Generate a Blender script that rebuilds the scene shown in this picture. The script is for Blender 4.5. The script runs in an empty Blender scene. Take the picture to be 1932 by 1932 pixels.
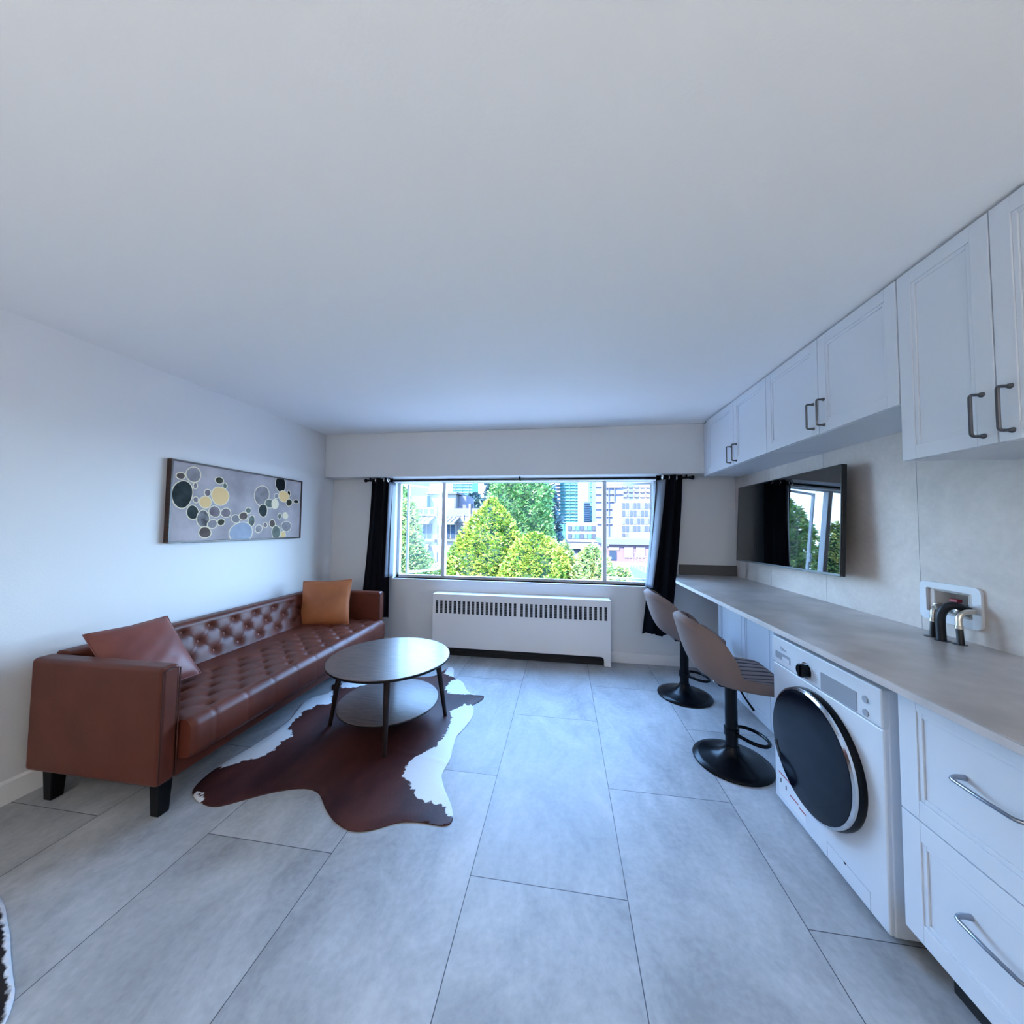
import bpy, bmesh, math, random
from mathutils import Vector, Matrix
random.seed(7)
SC = bpy.context.scene
COL = SC.collection
PI = math.pi
R = math.radians

# ------------------------------------------------------------------ camera numbers
CAMF, YAW, PITCH, ROLL, CAMH = 661.26, .1465, .0421, .0105, 1.365
def _rot():
    cy, sy = math.cos(YAW), math.sin(YAW)
    cp, sp = math.cos(PITCH), math.sin(PITCH)
    cr, sr = math.cos(ROLL), math.sin(ROLL)
    Ry = Matrix(((cy, sy, 0), (-sy, cy, 0), (0, 0, 1)))
    Rp = Matrix(((1, 0, 0), (0, cp, sp), (0, -sp, cp)))
    Rr = Matrix(((cr, 0, sr), (0, 1, 0), (-sr, 0, cr)))
    return Rr @ Rp @ Ry
CM = _rot()
def at(u, v, Y):
    """point of the vertical plane at distance Y seen at picture position (u, v)"""
    d = CM.transposed() @ Vector(((u - 966) / CAMF, 1, -(v - 966) / CAMF))
    t = Y / d.y
    return Vector((d.x * t, Y, CAMH + d.z * t))

# ------------------------------------------------------------------ room numbers
XL, XR, YB, YM, H, ZBM = -2.67, 1.68, 3.745, 3.585, 2.385, 1.897
YREAR = -3.6
FILL = 72
XU, XC, ZC = 1.315, .988, .905
XW = 1.072

# ------------------------------------------------------------------ materials
MATS = {}
def mat(name, col, rough=.5, metal=0, spec=.5, bump=0, bscale=40, var=0, vscale=6, coat=0, emit=None, ior=None, sheen=0):
    if name in MATS: return MATS[name]
    m = bpy.data.materials.new(name); m.use_nodes = True
    nt = m.node_tree; b = nt.nodes['Principled BSDF']
    b.inputs['Base Color'].default_value = (*col, 1)
    b.inputs['Roughness'].default_value = rough
    b.inputs['Metallic'].default_value = metal
    b.inputs['Specular IOR Level'].default_value = spec
    if ior: b.inputs['IOR'].default_value = ior
    b.inputs['Coat Weight'].default_value = coat
    if sheen: b.inputs['Sheen Weight'].default_value = sheen
    if emit:
        b.inputs['Emission Color'].default_value = (*emit[0], 1); b.inputs['Emission Strength'].default_value = emit[1]
    if bump or var:
        tc = nt.nodes.new('ShaderNodeTexCoord')
        if var:
            n = nt.nodes.new('ShaderNodeTexNoise'); n.inputs['Scale'].default_value = vscale; n.inputs['Detail'].default_value = 5
            nt.links.new(tc.outputs['Object'], n.inputs['Vector'])
            r = nt.nodes.new('ShaderNodeMapRange'); r.inputs['From Min'].default_value = .3; r.inputs['From Max'].default_value = .7
            r.inputs['To Min'].default_value = 1 - var; r.inputs['To Max'].default_value = 1 + var
            nt.links.new(n.outputs['Fac'], r.inputs['Value'])
            mx = nt.nodes.new('ShaderNodeVectorMath'); mx.operation = 'SCALE'; mx.inputs[0].default_value = col
            nt.links.new(r.outputs['Result'], mx.inputs['Scale'])
            nt.links.new(mx.outputs['Vector'], b.inputs['Base Color'])
        if bump:
            n2 = nt.nodes.new('ShaderNodeTexNoise'); n2.inputs['Scale'].default_value = bscale; n2.inputs['Detail'].default_value = 4
            nt.links.new(tc.outputs['Object'], n2.inputs['Vector'])
            bp = nt.nodes.new('ShaderNodeBump'); bp.inputs['Strength'].default_value = bump; bp.inputs['Distance'].default_value = .01
            nt.links.new(n2.outputs['Fac'], bp.inputs['Height']); nt.links.new(bp.outputs['Normal'], b.inputs['Normal'])
    MATS[name] = m
    return m

class NT:
    """tiny node writer"""
    def __init__(s, m): s.nt = m.node_tree
    def n(s, t, **k):
        x = s.nt.nodes.new(t)
        for a, v in k.items(): setattr(x, a, v)
        return x
    def m(s, op, a, b=None, c=None):
        x = s.nt.nodes.new('ShaderNodeMath'); x.operation = op
        for i, q in enumerate((a, b, c)):
            if q is None: continue
            if isinstance(q, (int, float)): x.inputs[i].default_value = q
            else: s.nt.links.new(q, x.inputs[i])
        return x.outputs[0]
    def l(s, a, b): s.nt.links.new(a, b)

def tile_material(name, floor=True):
    m = bpy.data.materials.new(name); m.use_nodes = True
    t = NT(m); b = m.node_tree.nodes['Principled BSDF']
    g = t.n('ShaderNodeNewGeometry')
    sp = t.n('ShaderNodeSeparateXYZ'); t.l(g.outputs['Position'], sp.inputs[0])
    if floor:
        W, L = .594, 1.2
        cx = t.m('DIVIDE', t.m('SUBTRACT', sp.outputs['X'], .239), W)
        colm = t.m('FLOOR', cx); fx = t.m('FRACT', cx)
        par = t.m('FLOORED_MODULO', colm, 2)
        yy = t.m('DIVIDE', t.m('ADD', t.m('SUBTRACT', sp.outputs['Y'], 1.951), t.m('MULTIPLY', par, .5575)), L)
        row = t.m('FLOOR', yy); fy = t.m('FRACT', yy)
        dx = t.m('MULTIPLY', t.m('MINIMUM', fx, t.m('SUBTRACT', 1, fx)), W)
        dy = t.m('MULTIPLY', t.m('MINIMUM', fy, t.m('SUBTRACT', 1, fy)), L)
        d = t.m('MINIMUM', dx, dy)
        A, B = (.27, .28, .29), (.47, .483, .495)
        grout = (.06, .065, .075); gw = .0016
    else:
        W = .6075
        cx = t.m('DIVIDE', t.m('SUBTRACT', sp.outputs['Y'], 1.944), W)
        colm = t.m('FLOOR', cx); fx = t.m('FRACT', cx); row = t.m('FLOOR', t.m('DIVIDE', sp.outputs['Z'], 9))
        d = t.m('MULTIPLY', t.m('MINIMUM', fx, t.m('SUBTRACT', 1, fx)), W)
        A, B = (.49, .435, .40), (.63, .565, .52)
        grout = (.16, .155, .15); gw = .0013
    cv = t.n('ShaderNodeCombineXYZ'); t.l(colm, cv.inputs[0]); t.l(row, cv.inputs[1])
    wn = t.n('ShaderNodeTexWhiteNoise', noise_dimensions='2D'); t.l(cv.outputs[0], wn.inputs['Vector'])
    off = t.n('ShaderNodeVectorMath', operation='SCALE'); t.l(wn.outputs['Color'], off.inputs[0]); off.inputs['Scale'].default_value = 30
    pv = t.n('ShaderNodeVectorMath', operation='ADD'); t.l(g.outputs['Position'], pv.inputs[0]); t.l(off.outputs[0], pv.inputs[1])
    sc = t.n('ShaderNodeVectorMath', operation='MULTIPLY'); t.l(pv.outputs[0], sc.inputs[0]); sc.inputs[1].default_value = (1.0, .55, 1) if floor else (1, .7, 1)
    n1 = t.n('ShaderNodeTexNoise'); n1.inputs['Scale'].default_value = 3.2; n1.inputs['Detail'].default_value = 9; n1.inputs['Roughness'].default_value = .68; n1.inputs['Distortion'].default_value = .7
    t.l(sc.outputs[0], n1.inputs['Vector'])
    n2 = t.n('ShaderNodeTexNoise'); n2.inputs['Scale'].default_value = 45; n2.inputs['Detail'].default_value = 6; t.l(pv.outputs[0], n2.inputs['Vector'])
    f = t.m('ADD', t.m('MULTIPLY', n1.outputs['Fac'], .78), t.m('MULTIPLY', n2.outputs['Fac'], .22))
    mr = t.n('ShaderNodeMapRange'); mr.inputs['From Min'].default_value = .36; mr.inputs['From Max'].default_value = .64; t.l(f, mr.inputs['Value'])
    mx = t.n('ShaderNodeMix', data_type='RGBA'); t.l(mr.outputs[0], mx.inputs['Factor'])
    mx.inputs['A'].default_value = (*A, 1); mx.inputs['B'].default_value = (*B, 1)
    sv = t.n('ShaderNodeMapRange'); t.l(wn.outputs['Value'], sv.inputs['Value']); sv.inputs['To Min'].default_value = .93; sv.inputs['To Max'].default_value = 1.07
    ms = t.n('ShaderNodeVectorMath', operation='SCALE'); t.l(mx.outputs['Result'], ms.inputs[0]); t.l(sv.outputs[0], ms.inputs['Scale'])
    gm = t.m('LESS_THAN', d, gw)
    m2 = t.n('ShaderNodeMix', data_type='RGBA'); t.l(gm, m2.inputs['Factor']); t.l(ms.outputs[0], m2.inputs['A']); m2.inputs['B'].default_value = (*grout, 1)
    t.l(m2.outputs['Result'], b.inputs['Base Color'])
    rr = t.n('ShaderNodeMapRange'); t.l(f, rr.inputs['Value']); rr.inputs['From Min'].default_value = .3; rr.inputs['From Max'].default_value = .7
    rr.inputs['To Min'].default_value = .46 if floor else .42; rr.inputs['To Max'].default_value = .60 if floor else .5
    t.l(rr.outputs[0], b.inputs['Roughness'])
    bp = t.n('ShaderNodeBump'); bp.inputs['Strength'].default_value = .25; bp.inputs['Distance'].default_value = .002
    t.l(t.m('SUBTRACT', t.m('MULTIPLY', n2.outputs['Fac'], .5), gm), bp.inputs['Height']); t.l(bp.outputs[0], b.inputs['Normal'])
    return m

def wood_material(name, c1, c2, rough=.3, scale=(60, 3, 3), coat=.3):
    m = bpy.data.materials.new(name); m.use_nodes = True
    t = NT(m); b = m.node_tree.nodes['Principled BSDF']
    tc = t.n('ShaderNodeTexCoord'); mp = t.n('ShaderNodeMapping'); mp.inputs['Scale'].default_value = scale; mp.inputs['Rotation'].default_value = (0, 0, R(-28))
    t.l(tc.outputs['Object'], mp.inputs[0])
    n = t.n('ShaderNodeTexNoise'); n.inputs['Scale'].default_value = 2.2; n.inputs['Detail'].default_value = 8; n.inputs['Roughness'].default_value = .7; t.l(mp.outputs[0], n.inputs['Vector'])
    r = t.n('ShaderNodeValToRGB'); r.color_ramp.elements[0].position = .38; r.color_ramp.elements[1].position = .62
    r.color_ramp.elements[0].color = (*c1, 1); r.color_ramp.elements[1].color = (*c2, 1)
    t.l(n.outputs['Fac'], r.inputs[0]); t.l(r.outputs[0], b.inputs['Base Color'])
    b.inputs['Roughness'].default_value = rough; b.inputs['Coat Weight'].default_value = coat; b.inputs['Coat Roughness'].default_value = .15
    bp = t.n('ShaderNodeBump'); bp.inputs['Strength'].default_value = .25; bp.inputs['Distance'].default_value = .002
    t.l(n.outputs['Fac'], bp.inputs['Height']); t.l(bp.outputs[0], b.inputs['Normal'])
    return m

def glass_material(name, tint=(1, 1, 1), refl=.035):
    m = bpy.data.materials.new(name); m.use_nodes = True
    t = NT(m); nt = m.node_tree; nt.nodes.clear()
    o = t.n('ShaderNodeOutputMaterial'); tr = t.n('ShaderNodeBsdfTransparent'); tr.inputs[0].default_value = (*tint, 1)
    gl = t.n('ShaderNodeBsdfGlossy'); gl.inputs['Roughness'].default_value = .02
    fr = t.n('ShaderNodeFresnel'); fr.inputs['IOR'].default_value = 1.45
    mx = t.n('ShaderNodeMixShader'); t.l(t.m('MULTIPLY', fr.outputs[0], refl * 3), mx.inputs[0]); t.l(tr.outputs[0], mx.inputs[1]); t.l(gl.outputs[0], mx.inputs[2]); t.l(mx.outputs[0], o.inputs[0])
    return m

def leather_material(name, col):
    m = bpy.data.materials.new(name); m.use_nodes = True
    t = NT(m); b = m.node_tree.nodes['Principled BSDF']
    tc = t.n('ShaderNodeTexCoord')
    n = t.n('ShaderNodeTexNoise'); n.inputs['Scale'].default_value = 5; n.inputs['Detail'].default_value = 6; t.l(tc.outputs['Object'], n.inputs['Vector'])
    r = t.n('ShaderNodeMapRange'); r.inputs['From Min'].default_value = .3; r.inputs['From Max'].default_value = .7; r.inputs['To Min'].default_value = .82; r.inputs['To Max'].default_value = 1.18; t.l(n.outputs['Fac'], r.inputs[0])
    s = t.n('ShaderNodeVectorMath', operation='SCALE'); s.inputs[0].default_value = col; t.l(r.outputs[0], s.inputs['Scale']); t.l(s.outputs[0], b.inputs['Base Color'])
    b.inputs['Roughness'].default_value = .43; b.inputs['Specular IOR Level'].default_value = .32
    v = t.n('ShaderNodeTexVoronoi'); v.inputs['Scale'].default_value = 260; t.l(tc.outputs['Object'], v.inputs['Vector'])
    n3 = t.n('ShaderNodeTexNoise'); n3.inputs['Scale'].default_value = 9; n3.inputs['Detail'].default_value = 3; n3.inputs['Distortion'].default_value = 1.5; t.l(tc.outputs['Object'], n3.inputs['Vector'])
    bp = t.n('ShaderNodeBump'); bp.inputs['Strength'].default_value = .3; bp.inputs['Distance'].default_value = .0025
    t.l(t.m('ADD', t.m('MULTIPLY', v.outputs['Distance'], .12), n3.outputs['Fac']), bp.inputs['Height']); t.l(bp.outputs[0], b.inputs['Normal'])
    return m

M_WALL = mat('paint_wall', (.72, .72, .72), .55, bump=.05, bscale=120)
M_CEIL = mat('paint_ceiling', (.86, .865, .87), .7, bump=.05, bscale=90)
M_TRIM = mat('paint_trim', (.80, .80, .80), .4)
M_FLOOR = tile_material('floor_tile', True)
M_WTILE = tile_material('wall_tile', False)
M_CAB = mat('cabinet_lacquer', (.66, .70, .76), .33)
M_CABIN = mat('cabinet_inside', (.55, .55, .55), .5)
M_COUNT = mat('counter_stone', (.43, .39, .37), .34, var=.25, vscale=5, bump=.04, bscale=30)
M_EDGE = mat('counter_edge', (.55, .50, .49), .4, var=.12, vscale=8)
M_SPLASH = mat('dark_splash', (.10, .095, .09), .5)
M_LEATH = leather_material('sofa_leather', (.115, .030, .017))
M_LEATH2 = leather_material('tan_leather', (.42, .15, .062))
M_LEATH3 = leather_material('pillow_leather', (.19, .058, .045))
M_SEAM = mat('seam_dark', (.06, .017, .011), .5, spec=.3)
M_BTN = mat('button_leather', (.24, .07, .045), .2)
M_DLEG = mat('black_wood', (.003, .003, .0035), .45, spec=.2)
M_WALNUT = wood_material('walnut_top', (.055, .038, .032), (.16, .105, .082), .33, (3, 60, 3), .12)
M_TLEG = mat('table_leg_wood', (.016, .008, .007), .4, spec=.25, var=.3, vscale=20)
M_TEDGE = mat('table_edge', (.008, .006, .006), .4, spec=.25)
M_BLACKM = mat('black_metal', (.0025, .0028, .0045), .26, spec=.18)
M_CHROME = mat('chrome', (.75, .76, .78), .12, metal=1)
M_NICKEL = mat('dark_nickel', (.12, .125, .14), .3, metal=1)
M_STEEL = mat('drawer_pull_steel', (.35, .37, .42), .22, metal=1)
M_TAUPE = mat('taupe_fabric', (.21, .155, .14), .8, spec=.2, bump=.1, bscale=300)
M_GROOVE = mat('taupe_groove', (.045, .03, .035), .8)
M_CURT = mat('curtain_black', (.0035, .004, .008), .75, spec=.15, bump=.08, bscale=400)
M_WHITE = mat('enamel_white', (.66, .69, .74), .3)
M_WHITE2 = mat('heater_enamel', (.84, .83, .83), .4)
M_DARK = mat('dark_slot', (.012, .012, .014), .7)
M_RUNG = mat('slot_rung', (.15, .15, .16), .5)
M_GLASSD = mat('black_glass', (.002, .003, .008), .10, spec=.17)
M_SCREEN = mat('tv_screen', (.0015, .0015, .002), .015, spec=.5, ior=1.95)
M_TVB = mat('tv_bezel', (.006, .006, .007), .3)
M_DISP = mat('washer_display', (.30, .32, .36), .2)
M_PANELG = mat('washer_grey', (.33, .36, .41), .35)
M_FOIL = mat('window_white', (.62, .64, .66), .4)
M_GLASS = glass_material('window_glass')
M_RUBBER = mat('hose_rubber', (.007, .007, .010), .45)
M_BRASS = mat('valve_chrome', (.72, .69, .62), .25, metal=1)
M_RED = mat('valve_red', (.35, .02, .03), .4)
M_BLUE = mat('valve_blue', (.05, .35, .65), .4)
M_FRAMEW = wood_material('picture_walnut', (.018, .007, .005), (.06, .024, .013), .4, (3, 3, 30), .2)

# ------------------------------------------------------------------ mesh helpers
class MB:
    def __init__(s): s.v = []; s.f = []; s.mi = []; s.mats = []
    def slot(s, m):
        if m not in s.mats: s.mats.append(m)
        return s.mats.index(m)
    def add(s, vs, fs, m):
        o = len(s.v); i = s.slot(m)
        s.v += [tuple(q) for q in vs]
        for f in fs: s.f.append(tuple(o + k for k in f)); s.mi.append(i)
    def box(s, x0, y0, z0, x1, y1, z1, m, T=None):
        vs = [Vector((x, y, z)) for z in (z0, z1) for y in (y0, y1) for x in (x0, x1)]
        if T is not None: vs = [T @ q for q in vs]
        s.add(vs, [(0, 2, 3, 1), (4, 5, 7, 6), (0, 1, 5, 4), (2, 6, 7, 3), (0, 4, 6, 2), (1, 3, 7, 5)], m)
    def tube(s, pts, r, m, n=10, closed=False, caps=True):
        pts = [Vector(p) for p in pts]; N = len(pts); rs = r if isinstance(r, (list, tuple)) else [r] * N
        rings = []; prev = None
        for i, p in enumerate(pts):
            if closed: d = pts[(i + 1) % N] - pts[i - 1]
            else: d = pts[min(i + 1, N - 1)] - pts[max(i - 1, 0)]
            d.normalize()
            if prev is None:
                a = Vector((0, 0, 1)) if abs(d.z) < .9 else Vector((1, 0, 0))
                u = d.cross(a).normalized()
            else: u = (prev - d * prev.dot(d)).normalized()
            prev = u; w = d.cross(u)
            rings.append([p + (u * math.cos(2 * PI * k / n) + w * math.sin(2 * PI * k / n)) * rs[i] for k in range(n)])
        vs = [q for rg in rings for q in rg]; fs = []
        for i in range(N if closed else N - 1):
            j = (i + 1) % N
            for k in range(n): fs.append((i * n + k, i * n + (k + 1) % n, j * n + (k + 1) % n, j * n + k))
        if caps and not closed:
            fs.append(tuple(range(n))[::-1]); fs.append(tuple((N - 1) * n + k for k in range(n)))
        s.add(vs, fs, m)
    def lathe(s, prof, m, c=(0, 0, 0), n=40, T=None, cap0=True, cap1=True):
        vs = []; fs = []
        for (r, z) in prof:
            for k in range(n):
                a = 2 * PI * k / n; q = Vector((c[0] + r * math.cos(a), c[1] + r * math.sin(a), c[2] + z))
                vs.append(T @ q if T is not None else q)
        for i in range(len(prof) - 1):
            for k in range(n): fs.append((i * n + k, i * n + (k + 1) % n, (i + 1) * n + (k + 1) % n, (i + 1) * n + k))
        if cap0: fs.append(tuple(range(n))[::-1])
        if cap1: fs.append(tuple((len(prof) - 1) * n + k for k in range(n)))
        s.add(vs, fs, m)
    def prism(s, poly, ax, a, b, m):
        """poly of 2-D points extruded along axis ax from a to b"""
        def P(q, w):
            return (w, q[0], q[1]) if ax == 0 else ((q[0], w, q[1]) if ax == 1 else (q[0], q[1], w))
        n = len(poly)
        vs = [P(q, a) for q in poly] + [P(q, b) for q in poly]
        fs = [tuple(range(n))[::-1], tuple(range(n, 2 * n))] + [(i, (i + 1) % n, n + (i + 1) % n, n + i) for i in range(n)]
        s.add(vs, fs, m)
    def grid(s, rows, m, wrapu=False):
        nr, nc = len(rows), len(rows[0])
        vs = [q for r in rows for q in r]
        fs = [(i * nc + j, i * nc + (j + 1) % nc, (i + 1) * nc + (j + 1) % nc, (i + 1) * nc + j) for i in range(nr - 1) for j in range(nc if wrapu else nc - 1)]
        s.add(vs, fs, m)
    def build(s, name, parent=None, bevel=0, smooth=False, seg=2, fix=True, ang=.7, subd=0, solid=0):
        me = bpy.data.meshes.new(name); me.from_pydata(s.v, [], s.f); me.update()
        for m in s.mats: me.materials.append(m)
        me.polygons.foreach_set('material_index', s.mi)
        if fix:
            bm = bmesh.new(); bm.from_mesh(me); bmesh.ops.recalc_face_normals(bm, faces=bm.faces); bm.to_mesh(me); bm.free()
        if smooth or bevel:
            me.polygons.foreach_set('use_smooth', [True] * len(me.polygons)); me.set_sharp_from_angle(angle=ang)
        o = bpy.data.objects.new(name, me); COL.objects.link(o)
        if solid:
            md = o.modifiers.new('solid', 'SOLIDIFY'); md.thickness = solid; md.offset = 0
        if bevel:
            md = o.modifiers.new('bevel', 'BEVEL'); md.width = bevel; md.segments = seg; md.limit_method = 'ANGLE'; md.angle_limit = R(40); md.harden_normals = True
        if subd:
            md = o.modifiers.new('subd', 'SUBSURF'); md.levels = subd; md.render_levels = subd
        if parent is not None:
            o.parent = parent
            o.matrix_parent_inverse = parent.matrix_basis.inverted()
        return o

def tag(o, label=None, cat=None, group=None, kind=None):
    if label: o['label'] = label
    if cat: o['category'] = cat
    if group: o['group'] = group
    if kind: o['kind'] = kind
    return o
def thing(name, label, cat, loc=(0, 0, 0), group=None, kind=None):
    o = bpy.data.objects.new(name, None); COL.objects.link(o); o.location = loc; o.empty_display_size = .1
    return tag(o, label, cat, group, kind)
def bx(name, x0, y0, z0, x1, y1, z1, m, parent=None, bevel=0, seg=2):
    b = MB(); b.box(x0, y0, z0, x1, y1, z1, m); return b.build(name, parent, bevel=bevel, seg=seg)
def struct(o, label=None):
    o['kind'] = 'structure'
    if label: o['label'] = label
    return o
def copy_tree(o, parent=None):
    c = o.copy(); COL.objects.link(c)
    if parent is not None: c.parent = parent
    for ch in list(o.children): copy_tree(ch, c)
    return c
def arc(cx, cy, r, a0, a1, n): return [(cx + r * math.cos(a0 + (a1 - a0) * i / n), cy + r * math.sin(a0 + (a1 - a0) * i / n)) for i in range(n + 1)]
def rrect(x0, y0, x1, y1, r, n=5):
    return arc(x1 - r, y1 - r, r, 0, PI / 2, n) + arc(x0 + r, y1 - r, r, PI / 2, PI, n) + arc(x0 + r, y0 + r, r, PI, 1.5 * PI, n) + arc(x1 - r, y0 + r, r, 1.5 * PI, 2 * PI, n)

# ================================================================== THE ROOM
WX0, WX1, WZ0, WZ1 = -1.905, .955, .775, 1.885
TH = .16
struct(bx('floor', XL - .15, YREAR - .15, -.12, XR + .15, YB + TH, 0, M_FLOOR), 'large grey concrete-look floor tiles laid in a running bond')
struct(bx('ceiling', XL - .15, YREAR - .15, H, XR + .15, YB + TH, H + .15, M_CEIL), 'plain painted ceiling')
struct(bx('wall_left', XL - .15, YREAR, 0, XL, YB + TH, H, M_WALL), 'painted left wall behind the sofa')
b = MB()
b.box(XR, YREAR, 0, XR + .15, YB + TH, ZC - .03, M_WALL); b.box(XR, YREAR, ZC - .03, XR + .15, 1.742, H, M_WTILE); b.box(XR, 1.742, ZC - .03, XR + .15, 1.885, 1.005, M_WTILE)
b.box(XR, 1.742, 1.10, XR + .15, 1.885, H, M_WTILE); b.box(XR, 1.885, ZC - .03, XR + .15, YB, H, M_WTILE); b.box(XR, YB, ZC - .03, XR + .15, YB + TH, H, M_WTILE)
b.box(XR + .09, 1.742, 1.005, XR + .15, 1.885, 1.10, M_WALL)
struct(b.build('wall_right'), 'right wall with greige stone-look slabs above the counter')
b = MB()
b.box(XL, YB, 0, WX0, YB + TH, H, M_WALL); b.box(WX1, YB, 0, XR, YB + TH, H, M_WALL)
b.box(WX0, YB, 0, WX1, YB + TH, WZ0, M_WALL); b.box(WX0, YB, WZ1, WX1, YB + TH, H, M_WALL)
struct(b.build('wall_back'), 'painted window wall')
struct(bx('wall_rear', XL - .15, YREAR - .15, 0, XR + .15, YREAR, H, M_WALL), 'painted wall behind the camera')
struct(bx('trim_1', XL, YM, ZBM, XR, YB, H, M_WALL, bevel=.006), 'painted bulkhead above the window')
b = MB(); b.prism([(XL, 0), (XL + .014, 0), (XL + .014, .10), (XL + .008, .112), (XL, .112)], 1, YREAR, YB, M_TRIM)
struct(b.build('baseboard_left'), 'white baseboard along the left wall')
b = MB(); b.box(XL + .014, YB - .014, 0, -1.38, YB, .105, M_TRIM); b.box(.47, YB - .014, 0, XR, YB, .105, M_TRIM)
struct(b.build('baseboard_back', bevel=.003), 'white baseboard under the window')

# window: frame, mullions, sashes, panes
win = tag(bpy.data.objects.new('window_1', None), 'wide three-light window with open side casements'); COL.objects.link(win); win['kind'] = 'structure'
win.location = (0, YB + .1, WZ0)
FY0, FY1 = YB + .085, YB + .135
b = MB()
b.box(WX0, FY0, WZ0, WX0 + .03, FY1, WZ1, M_FOIL); b.box(WX1 - .03, FY0, WZ0, WX1, FY1, WZ1, M_FOIL)
b.box(WX0, FY0, WZ0, WX1, FY1, WZ0 + .03, M_FOIL); b.box(WX0, FY0, WZ1 - .03, WX1, FY1, WZ1, M_FOIL)
b.build('window_frame', win, bevel=.003)
for mxx in (-1.345, .428):
    bx('mullion', mxx - .02, FY0 - .02, WZ0 + .03, mxx + .02, FY1, WZ1 - .03, M_FOIL, win, bevel=.004)
bx('window_sill', WX0 - .015, YB - .012, WZ0 - .022, WX1 + .015, FY1, WZ0, M_TRIM, win, bevel=.004)
bx('head_trim', WX0 - .015, YB - .008, WZ1 - .025, WX1 + .015, YB + .08, WZ1 + .012, M_TRIM, win, bevel=.003)
bx('pane', -1.325, FY0 + .02, WZ0 + .03, .408, FY0 + .026, WZ1 - .03, M_GLASS, win)
def sash(hx, sgn, w, ang, handle):
    """outward opening casement hinged at hx"""
    T = Matrix.Translation((hx, FY0 + .03, 0)) @ Matrix.Rotation(ang * sgn, 4, 'Z')
    z0, z1 = WZ0 + .035, WZ1 - .035
    b = MB(); x = lambda a: a * sgn
    def B(a0, a1, zz0, zz1): b.box(min(x(a0), x(a1)), -.014, zz0, max(x(a0), x(a1)), .014, zz1, M_FOIL, T)
    B(0, .022, z0, z1); B(w - .018, w, z0, z1); B(.022, w - .018, z0, z0 + .022); B(.022, w - .018, z1 - .022, z1)
    so = b.build('casement', win, bevel=.002)
    p = MB(); p.box(min(x(.02), x(w - .016)), -.003, z0 + .02, max(x(.02), x(w - .016)), .003, z1 - .02, M_GLASS, T); p.build('casement_pane', so)
    h = MB(); h.box(min(x(w - .03), x(w - .012)), -.035, handle - .045, max(x(w - .03), x(w - .012)), -.014, handle + .045, M_FOIL, T)
    h.box(min(x(w - .05), x(w - .012)), -.045, handle - .012, max(x(w - .05), x(w - .012)), -.03, handle + .012, M_FOIL, T); h.build('latch', so, bevel=.003)
sash(-1.80, 1, .52, R(63), 1.16)
sash(.92, -1, .49, R(16), 1.18)

# two uplights added in the unseen room behind the camera to brighten the ceiling
M_FILL = mat('fill_glow', (.9, .88, .85), .4, emit=((1, .94, .87), FILL))
for i, (x, y, lab) in enumerate(((-.9, -2.2, 'added fill uplight in a black can behind the camera, sofa side'), (.7, -2.2, 'added fill uplight in a black can behind the camera, counter side'))):
    t = thing('fill_uplight', lab, 'fill light', (x, y, 0), 'added fill uplights behind the camera')
    b = MB(); b.lathe([(.19, 0), (.20, .01), (.20, .36), (.19, .36), (.19, .02)], M_BLACKM, (x, y, 0), n=32, cap1=False); b.build('can', t, smooth=True)
    b = MB(); b.lathe([(.17, .26), (.17, .27)], M_FILL, (x, y, 0), n=28); b.build('lens', t)

# ================================================================== HEATER
def heater():
    x0, x1, y0, y1, z1 = -1.375, .466, 3.6, YB - .001, .648
    t = thing('radiator_cover', 'long white convector heater cover under the window', 'heater', ((x0 + x1) / 2, 3.68, 0))
    b = MB()
    out = [(x0, 0), (x0, z1), (x1, z1), (x1, 0), (x1 - .066, 0), (x1 - .066, .04)] + arc(x1 - .066 - .035, .055, .035, 0, PI / 2, 5)[1:] + arc(x0 + .066 + .035, .055, .035, PI / 2, PI, 5) + [(x0 + .066, 0)]
    b.prism(out, 1, y0, y0 + .02, M_WHITE2)
    b.box(x0, y0 + .02, 0, x0 + .02, y1, z1, M_WHITE2); b.box(x1 - .02, y0 + .02, 0, x1, y1, z1, M_WHITE2); b.box(x0 + .02, y0 + .02, z1 - .02, x1 - .02, y1, z1, M_WHITE2)
    b.build('cover', t, bevel=.008, seg=3)
    b = MB(); n = 36
    for i in range(n):
        g = 1 if i >= 18 else 0
        cx = x0 + .05 + i * (x1 - x0 - .10 - .02) / (n - 1) + g * .02
        b.box(cx - .013, y0 - .0012, .447, cx + .013, y0 + .001, .578, M_DARK)
        for k in range(1, 8):
            z = .447 + k * .131 / 8; b.box(cx - .013, y0 - .0026, z - .0022, cx + .013, y0, z + .0022, M_RUNG)
    b.build('grille', t)
    bx('shade_block', x0 + .025, y0 + .035, .004, x1 - .025, y1 - .02, .3, M_DARK, t)  # dark block added inside so the gap under the cover reads as black shade
    b = MB(); b.tube([(x0 + .07, y0 + .027, .05), (x1 - .07, y0 + .027, .05)], .006, M_DARK); b.build('pipe', t)
heater()

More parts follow.
